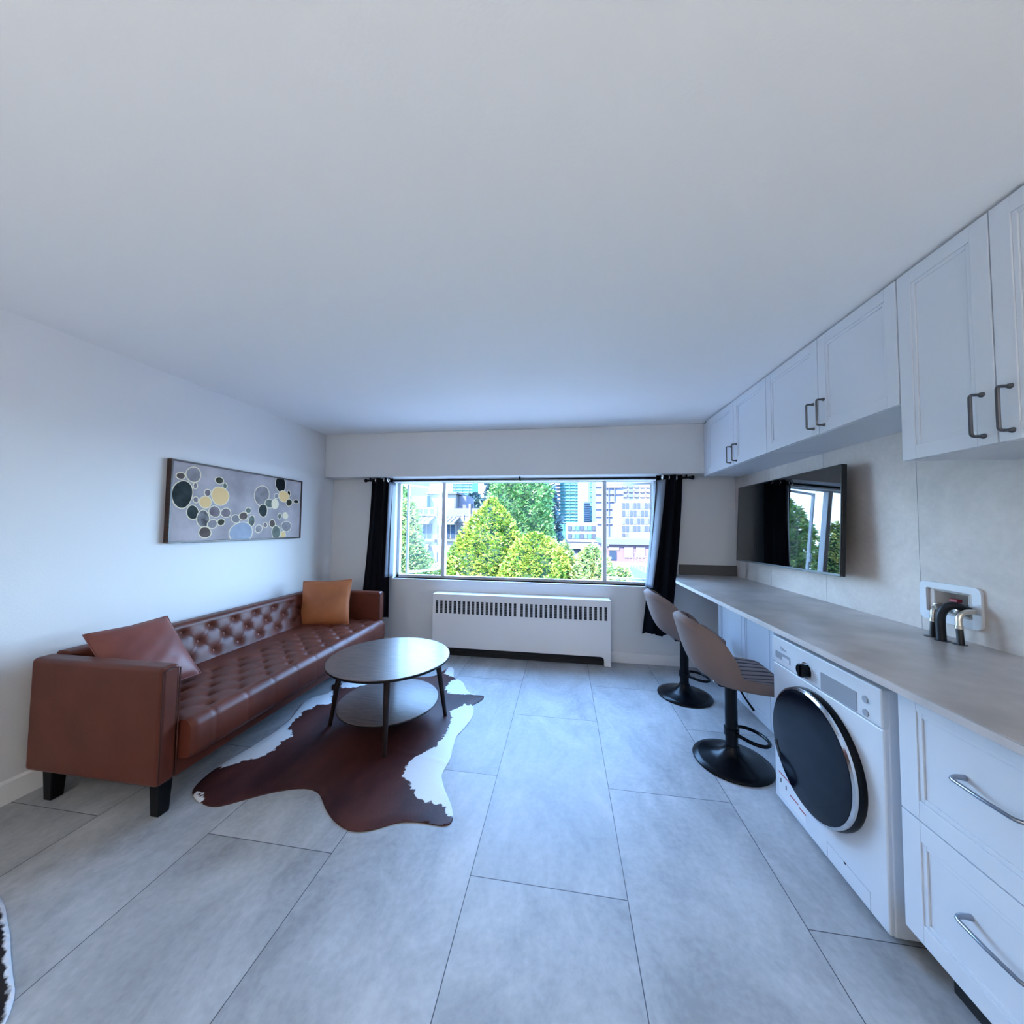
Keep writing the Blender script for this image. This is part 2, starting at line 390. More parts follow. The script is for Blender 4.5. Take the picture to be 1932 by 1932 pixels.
# ================================================================== CURTAINS
def curtain(name, label, top, bot, ztop, zbot, nfold, y, grom, bulge=0, hemwave=.0, lit=0, lw=(.09, .05), zl=.78):
    t = thing(name, label, 'curtain', ((top[0] + top[1]) / 2, y, zbot))
    NU, NV = 90, 40; rows = []
    for j in range(NV + 1):
        v = j / NV; e = v ** 1.15
        a = top[0] + (bot[0] - top[0]) * e + bulge * math.sin(PI * v); c = top[1] + (bot[1] - top[1]) * e + bulge * .6 * math.sin(PI * v)
        row = []
        for i in range(NU + 1):
            u = i / NU; ph = nfold * 2 * PI * u
            amp = .030 * (1 - .25 * v)
            yy = y + amp * math.sin(ph + .5 * math.sin(3 * v)) + .006 * math.sin(9 * u + 4 * v)
            xx = a + (c - a) * u + .012 * math.sin(2 * ph) * v
            row.append((xx, yy, ztop + (zbot - ztop) * v + hemwave * v * math.sin(ph * .5)))
        rows.append(row)
    b = MB(); b.grid(rows, M_CURT); b.build('fabric', t, smooth=True, solid=.003, fix=False)
    if lit:  # paler edge strip, window light on the fold put into its colour
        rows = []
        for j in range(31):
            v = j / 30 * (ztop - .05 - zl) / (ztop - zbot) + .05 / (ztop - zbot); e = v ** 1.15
            q = 0 if lit < 0 else 1
            ed = (top[0] + (bot[0] - top[0]) * e + bulge * math.sin(PI * v)) if lit < 0 else (top[1] + (bot[1] - top[1]) * e + bulge * .6 * math.sin(PI * v))
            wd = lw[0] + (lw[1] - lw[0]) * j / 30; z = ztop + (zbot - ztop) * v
            rows.append([(ed + lit * (.012 - wd * k / 8), y + .055 - .105 * math.sin(PI / 2 * k / 8), z) for k in range(9)])
        b = MB(); b.grid(rows, M_LITFOLD); b.build('lit_fold', t, smooth=True, solid=.002, fix=False)
    for gx, gy in grom:
        r = MB(); r.tube([(gx + .0 * math.cos(q), gy + .024 * math.cos(q), 1.868 + .024 * math.sin(q)) for q in [2 * PI * k / 20 for k in range(20)]], .006, M_CHROME, 8, closed=True)
        r.build('grommet', t, smooth=True)
RODY = 3.655
M_LITFOLD = mat('curtain_lit_fold', (.15, .17, .21), .5, spec=.4)  # paler colour stands for window light on the curtain edges
curtain('curtain', 'black curtain at the left of the window beside the sofa arm', (-2.135, -1.885), (-2.235, -1.90), 1.894, .355, 2.5, RODY, [(-2.08, RODY), (-1.98, RODY), (-1.915, RODY - .045)], lit=1, lw=(.035, .05), zl=.80)
curtain('curtain', 'black curtain at the right of the window behind the bar stools', (.915, 1.16), (.77, 1.035), 1.894, .325, 2.5, RODY, [(.955, RODY - .055), (1.03, RODY), (1.10, RODY)], bulge=.01, hemwave=.012, lit=-1)
t = thing('curtain_rod', 'thin black curtain rod with knob ends above the window', 'curtain rod', (-.45, RODY, 1.868))
b = MB(); b.tube([(-2.17, RODY, 1.868), (1.215, RODY, 1.868)], .009, M_BLACKM, 10); b.build('rod', t, smooth=True)
for x, s in ((-2.17, -1), (1.215, 1)):
    b = MB(); b.lathe([(.010, 0), (.013, .006), (.013, .02), (.019, .03), (.021, .045), (.016, .052)], M_BLACKM, n=16, T=Matrix.Translation((x, RODY, 1.868)) @ Matrix.Rotation(s * PI / 2, 4, 'Y')); b.build('finial', t, smooth=True)
for x in (-2.155, -.46, 1.195):
    b = MB(); b.tube([(x, RODY, 1.868), (x, RODY + .05, 1.868), (x, YB, 1.868)], .006, M_BLACKM, 8); b.box(x - .008, RODY - .011, 1.856, x + .008, RODY + .011, ZBM, M_BLACKM); b.build('bracket', t)

# ================================================================== SOFA
def seg_d(px, py, ax, ay, bx_, by_):
    dx, dy = bx_ - ax, by_ - ay; L = dx * dx + dy * dy
    q = max(0, min(1, ((px - ax) * dx + (py - ay) * dy) / L)); return math.hypot(px - ax - q * dx, py - ay - q * dy)
def tuft_height(a, c, rows, pitch):
    """a along the sofa, c across; rows = [(c0, a0)] of button rows"""
    h = 0; dmin = 9; lmin = 9
    k = min(range(len(rows)), key=lambda i: abs(rows[i][0] - c))
    for i in range(max(0, k - 1), min(len(rows), k + 2)):
        c0, a0 = rows[i]
        q = round((a - a0) / pitch)
        for qq in (q - 1, q, q + 1):
            ax = a0 + qq * pitch
            dmin = min(dmin, math.hypot(a - ax, c - c0))
            for ii in (i - 1, i + 1):
                if 0 <= ii < len(rows):
                    c1, a1 = rows[ii]
                    for bxx in (ax - pitch / 2, ax + pitch / 2): lmin = min(lmin, seg_d(a, c, ax, c0, bxx, c1))
    return -.017 * math.exp(-(dmin / .024) ** 2) - .008 * math.exp(-(dmin / .05) ** 2) - .0035 * math.exp(-(lmin / .006) ** 2) - .0025 * math.exp(-(lmin / .025) ** 2)

def sofa():
    X0, X1, Y0, Y1 = -2.60, -1.83, 1.395, 3.415   # back, front, near end, far end
    t = thing('sofa', 'long tufted cognac leather sofa on black legs along the left wall', 'sofa', ((X0 + X1) / 2, (Y0 + Y1) / 2, 0))
    AT = .085; IY0, IY1 = Y0 + AT, Y1 - AT
    # arms: slab with padded top
    for y0, y1 in ((Y0, IY0), (IY1, Y1)):
        b = MB(); b.box(X0, y0, .15, X1, y1, .692, M_LEATH); a = b.build('armrest', t, bevel=.022, seg=4)
        yo = y0 if y0 == Y0 else y1
        for x in (X1 - .012,):
            pts = [(x, yo + (.004 if yo == Y1 else -.0) , .16), (x, yo, .66)]
        p = MB(); ym = (y0 + y1) / 2
        p.tube([(X1 + .001, y0 + .006, .17), (X1 + .001, y0 + .006, .672), (X1 + .001, ym, .684), (X1 + .001, y1 - .006, .672), (X1 + .001, y1 - .006, .17)], .0035, M_SEAM, 6); p.build('piping', a, smooth=True)
    # plinth frame
    b = MB(); b.box(X0 + .01, IY0, .15, X1 - .006, IY1, .235, M_LEATH); b.build('base_frame', t, bevel=.01, seg=3)
    # seat cushion with tufted top and round nose
    rows = [(-1.855, 1.643), (-1.955, 1.643 + .0925), (-2.05, 1.643 + .185), (-2.152, 1.643 + .2775), (-2.25, 1.643 + .37)]
    pitch = .185
    prof = []
    zt = .425; xf = -1.752; xb = -2.47
    for x, z in [(xf - .03, .238), (xf - .008, .245), (xf, .27), (xf, .32)]: prof.append((x, z, 0))
    for k in range(1, 8):
        a = (PI / 2) * k / 8; prof.append((xf - .055 + .055 * math.cos(a), zt - .055 + .055 * math.sin(a), .35 * k / 8))
    nx = 62
    for k in range(nx + 1): prof.append((xf - .055 + (xb - xf + .055) * k / nx, zt, min(1, .4 + k * .12)))
    ny = 180; grid = []
    for (x, z, w) in prof:
        row = []
        for j in range(ny + 1):
            y = IY0 + .004 + (IY1 - IY0 - .008) * j / ny
            e = min(y - IY0, IY1 - y); rd = 0
            if e < .03: rd = -.02 * (1 - e / .03) ** 2
            hh = tuft_height(y, x, rows, pitch) * w if w > 0 else 0
            front = 0
            if w < 1:   # front vertical creases from the buttons
                q = abs(((y - 1.6) / pitch + .5) % 1 - .5) * pitch; front = -.003 * math.exp(-(q / .006) ** 2)
            row.append((x + rd * (1 - w) + front * (1 - w), y, z + hh + rd * w + (front if w > .05 else 0)))
        grid.append(row)
    b = MB(); b.grid(grid, M_LEATH)
    # closing side and bottom skirts
    for j in (0, ny):
        loop = [g[j] for g in grid] + [(xb, grid[0][j][1], .238)]
        b.add(loop, [tuple(range(len(loop)))], M_LEATH)
    seat = b.build('seat_cushion', t, smooth=True, ang=1.2)
    bt = MB(); bt.lathe([(.0, .004), (.006, .0035), (.0095, .001), (.010, -.003)], M_BTN, n=12, cap0=False); proto = bt.build('button', seat, smooth=True)
    first = True
    for c0, a0 in rows:
        k = -2
        for k in range(-3, 12):
            y = a0 + k * pitch
            if y < IY0 + .05 or y > IY1 - .05: continue
            if first: o = proto; first = False
            else: o = proto.copy(); COL.objects.link(o)
            o.location = Vector((c0, y, zt - .027)) - t.location; o.matrix_parent_inverse = Matrix(); 
            o.parent = seat; o.matrix_parent_inverse = Matrix.Identity(4); o.location = (c0, y, zt - .027)
    # backrest, tufted, slightly reclined
    brow = [(.643, 2.011), (.557, 2.011 + .094), (.467, 2.011)]
    bp = .187; XBF = -2.47
    prof = [(X0, .24, 0)]
    for k in range(9):
        a = PI - (PI / 2) * k / 8; prof.append((X0 + .03 + .03 * math.cos(a), .672 + .03 * math.sin(a), 0))
    for k in range(1, 9):
        a = PI / 2 - (PI / 2) * k / 8; prof.append((XBF - .045 + .035 * math.cos(a) - .012, .667 + .035 * math.sin(a), .1 * k / 8))
    for k in range(1, 31):
        s = k / 30; prof.append((XBF - .022 + .075 * s, .667 - .27 * s, min(1, .25 + s * 8)))
    grid = []
    for (x, z, w) in prof:
        row = []
        for j in range(ny + 1):
            y = IY0 + .004 + (IY1 - IY0 - .008) * j / ny
            hh = tuft_height(y, z, brow, bp) * w if w > 0 else 0
            row.append((x + hh, y, z + hh * .2))
        grid.append(row)
    b = MB(); b.grid(grid, M_LEATH)
    for j in (0, ny):
        loop = [g[j] for g in grid] + [(grid[-1][j][0], grid[-1][j][1], .24)]
        b.add(loop, [tuple(range(len(loop)))], M_LEATH)
    back = b.build('backrest', t, smooth=True, ang=1.2)
    bproto = None
    for c0, a0 in brow:
        for k in range(-4, 9):
            y = a0 + k * bp
            if y < IY0 + .04 or y > IY1 - .04: continue
            s = (.667 - c0) / .27; x = XBF - .022 + .075 * s - .027
            o = proto.copy(); COL.objects.link(o); o.parent = back; o.matrix_parent_inverse = Matrix.Identity(4)
            o.rotation_euler = (0, R(74), 0); o.location = (x, y, c0 - .004)
    for o in (seat, back):   # keep world placement: parts stored in world numbers
        pass
    for x in (X0 + .10, X1 - .045):
        for y in (Y0 + .055, Y1 - .055):
            b = MB(); s = .030
            b.add([(x - s * .8, y - s * .8, 0), (x + s * .8, y - s * .8, 0), (x + s * .8, y + s * .8, 0), (x - s * .8, y + s * .8, 0), (x - s, y - s, .152), (x + s, y - s, .152), (x + s, y + s, .152), (x - s, y + s, .152)],
                  [(3, 2, 1, 0), (4, 5, 6, 7), (0, 1, 5, 4), (1, 2, 6, 5), (2, 3, 7, 6), (3, 0, 4, 7)], M_DLEG)
            b.build('leg', t, bevel=.006)
    return t
sofa()

def pillow(name, label, w, h, d, m, loc, rot):
    t = thing(name, label, 'pillow', loc)
    t.rotation_euler = rot
    N = 28; b = MB(); 
    for sgn in (1, -1):
        rows = []
        for j in range(N + 1):
            row = []
            for i in range(N + 1):
                u, v = 2 * i / N - 1, 2 * j / N - 1
                pin = 1 - .055 * ((1 - abs(v)) * (abs(u) ** 3)) * 1.0; pin2 = 1 - .055 * ((1 - abs(u)) * (abs(v) ** 3))
                th = d * (max(0, 1 - abs(u) ** 2.3) ** .55) * (max(0, 1 - abs(v) ** 2.3) ** .55)
                wr = .0015 * math.sin(7 * u + 5 * v) * (1 - u * u) * (1 - v * v) + .001 * math.sin(13 * v - 9 * u) * (1 - u * u)
                row.append((u * w / 2 * pin, v * h / 2 * pin2, sgn * th / 2 + wr))
            rows.append(row)
        b.grid(rows if sgn > 0 else [r[::-1] for r in rows], m)
    o = b.build('cover', None, smooth=True, fix=False, ang=1.3); o.parent = t
    ring = []
    for s in range(4):
        for k in range(N):
            q = 2 * k / N - 1
            u, v = ((q, -1), (1, q), (-q, 1), (-1, -q))[s]
            pin = 1 - .055 * ((1 - abs(v)) * (abs(u) ** 3)); pin2 = 1 - .055 * ((1 - abs(u)) * (abs(v) ** 3))
            ring.append((u * w / 2 * pin, v * h / 2 * pin2, 0))
    b = MB(); b.tube(ring, .0035, m, 6, closed=True); e = b.build('seam_edge', None, smooth=True); e.parent = t
    return t
def basis_rot(ux, uy):
    ux = Vector(ux).normalized(); uy = Vector(uy); uy = (uy - ux * uy.dot(ux)).normalized(); uz = ux.cross(uy)
    return Matrix((ux, uy, uz)).transposed().to_euler()
# near pillow leans on the backrest, top edge parallel to the wall
pillow('throw_pillow', 'reddish brown leather throw pillow beside the near sofa arm', .385, .42, .13, M_LEATH3, (-2.30, 1.672, .625), basis_rot((.0, 1, .0), (-.62, 0, .78)))
pillow('throw_pillow', 'tan leather throw pillow standing in the far corner of the sofa', .46, .42, .12, M_LEATH2, (-2.265, 3.115, .617), basis_rot((.93, .20, .04), (-.10, .22, .97)))

# ================================================================== COFFEE TABLE
def coffee_table():
    cx, cy = -1.195, 2.345
    t = thing('coffee_table', 'two-tier round walnut coffee table standing on the cowhide rug', 'table', (cx, cy, 0))
    for nm, r, z, th in (('tabletop', .408, .455, .018), ('lower_shelf', .335, .158, .014)):
        b = MB(); b.lathe([(r - .004, z - th), (r, z - th + .004), (r, z - .003)], M_TEDGE, (cx, cy, 0), n=96, cap1=False)
        b.lathe([(r, z - .003), (r - .003, z)], M_WALNUT, (cx, cy, 0), n=96, cap0=False)
        b.build(nm, t, smooth=True)
    for a in (197, 294, 20, 112):
        a = R(a); ca, sa = math.cos(a), math.sin(a)
        b = MB(); b.tube([(cx + .385 * ca, cy + .385 * sa, 0.006), (cx + .318 * ca, cy + .318 * sa, .438)], [.013, .021], M_TLEG, 14)
        b.build('leg', t, smooth=True)
coffee_table()

# ================================================================== COWHIDE RUGS
def in_poly(x, y, P):
    c = False; n = len(P)
    for i in range(n):
        x1, y1 = P[i]; x2, y2 = P[i - 1]
        if (y1 > y) != (y2 > y) and x < (x2 - x1) * (y - y1) / (y2 - y1) + x1: c = not c
    return c
def pdist(x, y, P):
    d = min(seg_d(x, y, *P[i - 1], *P[i]) for i in range(len(P)))
    return d if in_poly(x, y, P) else -d
def floorpt(u, v):
    d = CM.transposed() @ Vector(((u - 966) / CAMF, 1, -(v - 966) / CAMF)); s = -CAMH / d.z
    return (d.x * s, d.y * s)
def hide_material(name, c1, c2, cw, rag=.07):
    m = bpy.data.materials.new(name); m.use_nodes = True; t = NT(m); b = m.node_tree.nodes['Principled BSDF']
    at_ = t.n('ShaderNodeAttribute', attribute_name='patch'); tc = t.n('ShaderNodeTexCoord')
    n = t.n('ShaderNodeTexNoise'); n.inputs['Scale'].default_value = 38; n.inputs['Detail'].default_value = 5; t.l(tc.outputs['Object'], n.inputs['Vector'])
    s = t.m('ADD', at_.outputs['Fac'], t.m('MULTIPLY', t.m('SUBTRACT', n.outputs['Fac'], .5), rag))
    mk = t.n('ShaderNodeMapRange'); mk.inputs['From Min'].default_value = -.003; mk.inputs['From Max'].default_value = .003; t.l(s, mk.inputs[0])
    mp = t.n('ShaderNodeMapping'); mp.inputs['Scale'].default_value = (3, 1.3, 1); t.l(tc.outputs['Object'], mp.inputs[0])
    n2 = t.n('ShaderNodeTexNoise'); n2.inputs['Scale'].default_value = 1.6; n2.inputs['Detail'].default_value = 5; t.l(mp.outputs[0], n2.inputs['Vector'])
    mr = t.n('ShaderNodeMapRange'); mr.inputs['From Min'].default_value = .38; mr.inputs['From Max'].default_value = .66; t.l(n2.outputs['Fac'], mr.inputs[0])
    mx = t.n('ShaderNodeMix', data_type='RGBA'); t.l(mr.outputs[0], mx.inputs['Factor']); mx.inputs['A'].default_value = (*c1, 1); mx.inputs['B'].default_value = (*c2, 1)
    m2 = t.n('ShaderNodeMix', data_type='RGBA'); t.l(mk.outputs[0], m2.inputs['Factor']); t.l(mx.outputs['Result'], m2.inputs['A']); m2.inputs['B'].default_value = (*cw, 1)
    t.l(m2.outputs['Result'], b.inputs['Base Color']); b.inputs['Roughness'].default_value = .5; b.inputs['Specular IOR Level'].default_value = .3
    mp2 = t.n('ShaderNodeMapping'); mp2.inputs['Scale'].default_value = (420, 60, 60); t.l(tc.outputs['Object'], mp2.inputs[0])
    n3 = t.n('ShaderNodeTexNoise'); n3.inputs['Scale'].default_value = 1; n3.inputs['Detail'].default_value = 3; t.l(mp2.outputs[0], n3.inputs['Vector'])
    bp = t.n('ShaderNodeBump'); bp.inputs['Strength'].default_value = .35; bp.inputs['Distance'].default_value = .003; t.l(n3.outputs['Fac'], bp.inputs['Height']); t.l(bp.outputs[0], b.inputs['Normal'])
    return m
def rug(name, label, P, whites, m, step=.014, wav=.0045):
    # smooth the outline
    for _ in range(2):
        Q = []
        for i in range(len(P)):
            a, c = P[i], P[(i + 1) % len(P)]
            Q += [(a[0] * .75 + c[0] * .25, a[1] * .75 + c[1] * .25), (a[0] * .25 + c[0] * .75, a[1] * .25 + c[1] * .75)]
        P = Q
    x0, x1 = min(p[0] for p in P), max(p[0] for p in P); y0, y1 = min(p[1] for p in P), max(p[1] for p in P)
    nx, ny = int((x1 - x0) / step) + 2, int((y1 - y0) / step) + 2
    vid = {}; V = []; F = []; D = {}
    def sd(i, j):
        if (i, j) not in D: D[(i, j)] = pdist(x0 + (i - .5) * step, y0 + (j - .5) * step, P)
        return D[(i, j)]
    def vert(i, j):
        if (i, j) in vid: return vid[(i, j)]
        x, y = x0 + (i - .5) * step, y0 + (j - .5) * step; d = sd(i, j)
        if d < 0:   # pull the rim onto the outline
            best = None
            for k in range(len(P)):
                ax, ay = P[k - 1]; bx_, by_ = P[k]; dx, dy = bx_ - ax, by_ - ay; L = dx * dx + dy * dy or 1e-9
                q = max(0, min(1, ((x - ax) * dx + (y - ay) * dy) / L)); px, py = ax + q * dx, ay + q * dy; e = math.hypot(x - px, y - py)
                if best is None or e < best[0]: best = (e, px, py)
            x, y = best[1], best[2]; d = 0
        w = wav * (1 + math.sin(9 * x + 4 * y) * math.sin(5 * y - 3 * x + 1))
        cr = .006 * math.exp(-(((x * .3 + y - 2.18) / .012) ** 2)) * max(0, x + 1.1) + .006 * math.exp(-(((x * .2 + y - 1.86) / .012) ** 2)) * max(0, x + 1.2)
        V.append((x, y, .004 + min(1, d / .04) * w + cr)); vid[(i, j)] = len(V) - 1
        return vid[(i, j)]
    for i in range(nx):
        for j in range(ny):
            if max(sd(i, j), sd(i + 1, j), sd(i, j + 1), sd(i + 1, j + 1)) > 0:
                F.append((vert(i, j), vert(i + 1, j), vert(i + 1, j + 1), vert(i, j + 1)))
    me = bpy.data.meshes.new(name); me.from_pydata(V, [], F); me.update(); me.materials.append(m)
    at_ = me.attributes.new('patch', 'FLOAT', 'POINT')
    at_.data.foreach_set('value', [max(max(pdist(x, y, W) for W in whites), -.3) for x, y, z in V])
    me.polygons.foreach_set('use_smooth', [True] * len(F))
    o = bpy.data.objects.new(name, me); COL.objects.link(o)
    md = o.modifiers.new('solid', 'SOLIDIFY'); md.thickness = .004; md.offset = -1
    return tag(o, label, 'rug')
RUGPX = [(366,1508),(385,1520),(405,1524),(430,1519),(470,1507),(520,1494),(575,1487),(600,1495),(608,1510),(615,1530),(632,1553),(655,1568),(680,1571),(710,1566),(750,1552),(790,1552),(820,1557),(838,1560),(852,1555),(856,1540),(850,1515),(838,1490),(832,1465),(840,1450),(850,1435),(855,1410),(862,1390),(868,1383),(885,1365),(895,1345),(893,1333),(890,1331),(905,1325),(914,1317),(912,1313),(890,1312),(878,1300),(875,1288),(865,1283),(855,1280),(857,1262),(850,1258),(838,1265),(820,1278),(770,1279),(720,1283),(640,1290),(625,1292),(628,1308),(580,1318),(560,1340),(545,1362),(480,1408),(412,1445),(360,1490)]
cpx = lambda L: [floorpt(340 + x / 3.22, 1180 + y / 3.22) for x, y in L]
WH = [cpx([(215,865),(270,872),(370,837),(490,807),(580,757),(615,717),(690,682),(660,642),(680,602),(735,550),(745,530),(800,515),(830,490),(920,482),(930,400),(830,400),(760,430),(640,520),(560,640),(420,700),(250,800)]),
      cpx([(985,330),(1210,340),(1190,355),(1060,385),(980,390)]),
      cpx([(1720,490),(1790,490),(1830,530),(1780,620),(1720,660),(1720,720),(1670,830),(1600,890),(1610,960),(1660,1080),(1690,1130),(1680,1180),(1612,1140),(1600,1100),(1500,1080),(1430,1050),(1390,960),(1350,920),(1380,850),(1420,810),(1550,750),(1600,680),(1650,590),(1640,530)]),
      cpx([(1640,345),(1700,325),(1745,380),(1740,400),(1800,425),(1720,430),(1640,420),(1610,390)]),
      cpx([(1605,300),(1640,235),(1690,245),(1675,315),(1640,312)]),
      cpx([(72,1040),(110,1110),(130,1100),(150,1050),(110,1020)])]
M_HIDE = hide_material('brown_cowhide', (.030, .006, .006), (.085, .026, .020), (.74, .75, .76))
rug('cowhide_rug', 'brown and white cowhide rug spread under the coffee table', [floorpt(*q) for q in RUGPX], WH, M_HIDE)
P2 = [(-1.96, 1.03), (-1.88, .995), (-1.80, .962), (-1.735, .930), (-1.675, .902), (-1.612, .874), (-1.555, .85), (-1.49, .80), (-1.43, .72), (-1.40, .6), (-1.44, .45), (-1.6, .3), (-1.9, .2), (-2.25, .25), (-2.5, .45), (-2.52, .75), (-2.4, .98), (-2.2, 1.06), (-2.06, 1.06)]
c2 = (-1.96, .62)
IN2 = [(c2[0] + (x - c2[0]) * .972, c2[1] + (y - c2[1]) * .972) for x, y in P2]
class _Ring(list): pass
M_HIDE2 = hide_material('black_cowhide', (.70, .70, .72), (.74, .74, .75), (.015, .010, .010), .03)
rug('cowhide_rug', 'white edged black cowhide rug at the bottom left corner', P2, [IN2], M_HIDE2, .016)

# ================================================================== PICTURE
def picture():
    y0, y1, z0, z1 = 2.0, 3.205, 1.228, 1.805; xf = XL + .035
    t = thing('wall_art', 'framed abstract canvas of gold and dark bubbles above the sofa', 'picture', (XL, (y0 + y1) / 2, z0))
    b = MB(); w = .012
    for a in ((y0, z0, y1, z0 + w), (y0, z1 - w, y1, z1), (y0, z0 + w, y0 + w, z1 - w), (y1 - w, z0 + w, y1, z1 - w)):
        b.box(XL, a[0], a[1], xf + .004, a[2], a[3], M_FRAMEW)
    b.build('frame', t, bevel=.002)
    c = MB(); bg = mat('canvas_lilac', (.41, .37, .385), .75, spec=.1, var=.22, vscale=5, bump=.1, bscale=60)
    c.box(XL + .002, y0 + w, z0 + w, xf - .004, y1 - w, z1 - w, bg)
    def onw(u, v):
        u = 280 + u / 5.682; v = 840 + v / 5.682
        d = CM.transposed() @ Vector(((u - 966) / CAMF, 1, -(v - 966) / CAMF)); s = xf / d.x
        return d.y * s, CAMH + d.z * s
    pal = {'g': mat('paint_gold', (.80, .54, .25), .6, spec=.1), 's': mat('paint_slate', (.022, .030, .030), .6, spec=.1, var=.6, vscale=14), 'l': mat('paint_silver', (.27, .25, .26), .7, spec=.1, var=.25, vscale=12),
           'm': mat('paint_mauve', (.20, .165, .18), .7, spec=.1, var=.3, vscale=16), 'o': mat('paint_olive', (.055, .055, .038), .7, spec=.1, var=.4, vscale=20), 'k': mat('paint_black', (.004, .004, .005), .6, spec=.1),
           'b': mat('paint_blue', (.33, .37, .45), .7, spec=.1, var=.1, vscale=12), 'e': mat('paint_sage', (.15, .17, .145), .7, spec=.1, var=.4, vscale=16), 't': mat('paint_taupe', (.12, .09, .08), .7, spec=.1, var=.3, vscale=16),
           'c': mat('paint_cream', (.80, .70, .50), .6, spec=.1), 'x': mat('paint_marble', (.15, .14, .145), .7, spec=.1, var=.8, vscale=22)}
    C = [(490,315,80,75,'l'),(352,328,44,34,'t'),(370,525,112,142,'s'),(508,435,18,32,'l'),(640,510,30,36,'m'),(512,585,26,28,'m'),(615,610,66,58,'g'),(775,545,86,100,'g'),(765,378,40,36,'o'),(825,435,20,28,'e'),(480,720,64,72,'s'),(592,790,64,92,'x'),(715,712,58,58,'m'),(835,725,48,50,'m'),(690,845,48,46,'l'),(783,825,37,33,'o'),(610,935,60,60,'t'),(940,790,45,42,'l'),(1022,760,42,42,'t'),(1075,700,28,28,'e'),(1110,810,34,54,'e'),(1000,935,117,112,'b'),(1185,895,35,38,'l'),(1220,540,80,100,'l'),(1232,700,46,64,'s'),(1300,625,42,46,'e'),(1360,630,36,46,'c'),(1420,415,54,85,'k'),(1375,545,22,26,'l'),(1508,515,14,28,'k'),(1455,550,55,56,'g'),(1510,615,30,36,'o'),(1410,760,18,28,'e'),(1470,755,26,30,'c'),(1330,840,30,38,'t'),(1255,855,20,25,'m'),(1480,870,48,55,'l'),(1370,935,45,68,'e'),(1445,960,26,32,'g'),(1585,605,26,18,'s')]
    for i, (u, v, ru, rv, k) in enumerate(C):
        cy, cz = onw(u, v); ry = abs(onw(u + ru, v)[0] - onw(u - ru, v)[0]) / 2; rz = abs(onw(u, v - rv)[1] - onw(u, v + rv)[1]) / 2
        n = 40; rnd = random.Random(i); p1, p2 = rnd.random() * 6, rnd.random() * 6
        for lay, (dr, mm) in enumerate(((.006, pal['c']), (-.001, pal[k]))):
            x = xf - .004 + .0003 + i * .00006 + lay * .00003
            pts = []
            for q in range(n):
                a = 2 * PI * q / n; w_ = 1 + .05 * math.sin(2 * a + p1) + .025 * math.sin(3 * a + p2)
                y = cy + (ry + dr) * w_ * math.cos(a); z = cz + (rz + dr) * w_ * math.sin(a)
                pts.append((x, min(max(y, y0 + w + .001), y1 - w - .001), min(max(z, z0 + w + .001), z1 - w - .001)))
            c.add(pts, [tuple(range(n))], mm)
    c.build('canvas', t, fix=False)
picture()

# ================================================================== KITCHEN RUN
def shaker(b, ax, f, a0, z0, a1, z1, m, st=.052, th=.018, sgn=-1):
    """door slab whose front face looks to -X at x=f: frame, stepped bead and recessed panel"""
    x0 = f; x1 = f + th; q1 = .003; q2 = .007
    b.box(x0, a0, z0, x1, a0 + st, z1, m); b.box(x0, a1 - st, z0, x1, a1, z1, m)
    b.box(x0, a0 + st, z0, x1, a1 - st, z0 + st, m); b.box(x0, a0 + st, z1 - st, x1, a1 - st, z1, m)
    s2 = st + .014
    b.box(x0 + q1, a0 + st, z0 + st, x1, a0 + s2, z1 - st, m); b.box(x0 + q1, a1 - s2, z0 + st, x1, a1 - st, z1 - st, m)
    b.box(x0 + q1, a0 + s2, z0 + st, x1, a1 - s2, z0 + s2, m); b.box(x0 + q1, a0 + s2, z1 - s2, x1, a1 - s2, z1 - st, m)
    b.box(x0 + q2, a0 + s2, z0 + s2, x1, a1 - s2, z1 - s2, m)
def vpull(x, y, z0, z1, m=None):
    b = MB(); m = m or M_NICKEL; d = .034; r = .0048
    pts = [(x, y, z0), (x - d * .75, y, z0)] + [(x - d * .75 - .0085 * math.sin(a), y, z0 + .0085 * (1 - math.cos(a))) for a in (R(30), R(60), R(90))] + \
          [(x - d * .75 - .0085 * math.sin(a), y, z1 - .0085 * (1 - math.cos(a))) for a in (R(90), R(60), R(30))] + [(x - d * .75, y, z1), (x, y, z1)]
    b.tube(pts, r, m, 8)
    for z in (z0, z1): b.lathe([(.0085, 0), (.007, .006), (.005, .010)], m, n=12, T=Matrix.Translation((x, y, z)) @ Matrix.Rotation(-PI / 2, 4, 'Y'))
    return b
def wall_unit(label, y0, y1, ym, z0, z1, hz0, hz1, hoff=.045):
    t = thing('wall_cabinet', label, 'cabinet', (XU + .18, (y0 + y1) / 2, z0))
    b = MB(); b.box(XU + .020, y0 + .001, z0, XR - .001, y1 - .001, z1, M_CAB); b.build('body', t, bevel=.0015)
    for a0, a1, hy in ((y0, ym, ym - hoff), (ym, y1, ym + hoff)):
        d = MB(); shaker(d, 0, XU, a0 + .0018, z0 + .001, a1 - .0018, z1 - .002, M_CAB); o = d.build('door', t, bevel=.0016)
        vpull(XU, hy, hz0, hz1).build('handle', o, smooth=True)
ZT = H - .012
wall_unit('white wall cabinet with two doors nearest the window', 2.497, 3.47, 2.945, 1.865, ZT, 1.892, 2.020)
wall_unit('white two-door wall cabinet directly above the television', 1.577, 2.495, 2.02, 1.865, ZT, 1.902, 2.034, .038)
wall_unit('taller white wall cabinet at the right edge above the water outlet', .962, 1.575, 1.2675, 1.637, ZT, 1.667, 1.800, .036)
tag(bx('filler_panel', XU + .02, 3.472, 1.865, XU + .34, YM, ZT, M_CAB, bevel=.002), 'narrow white filler panel between last wall cabinet and bulkhead', 'panel')
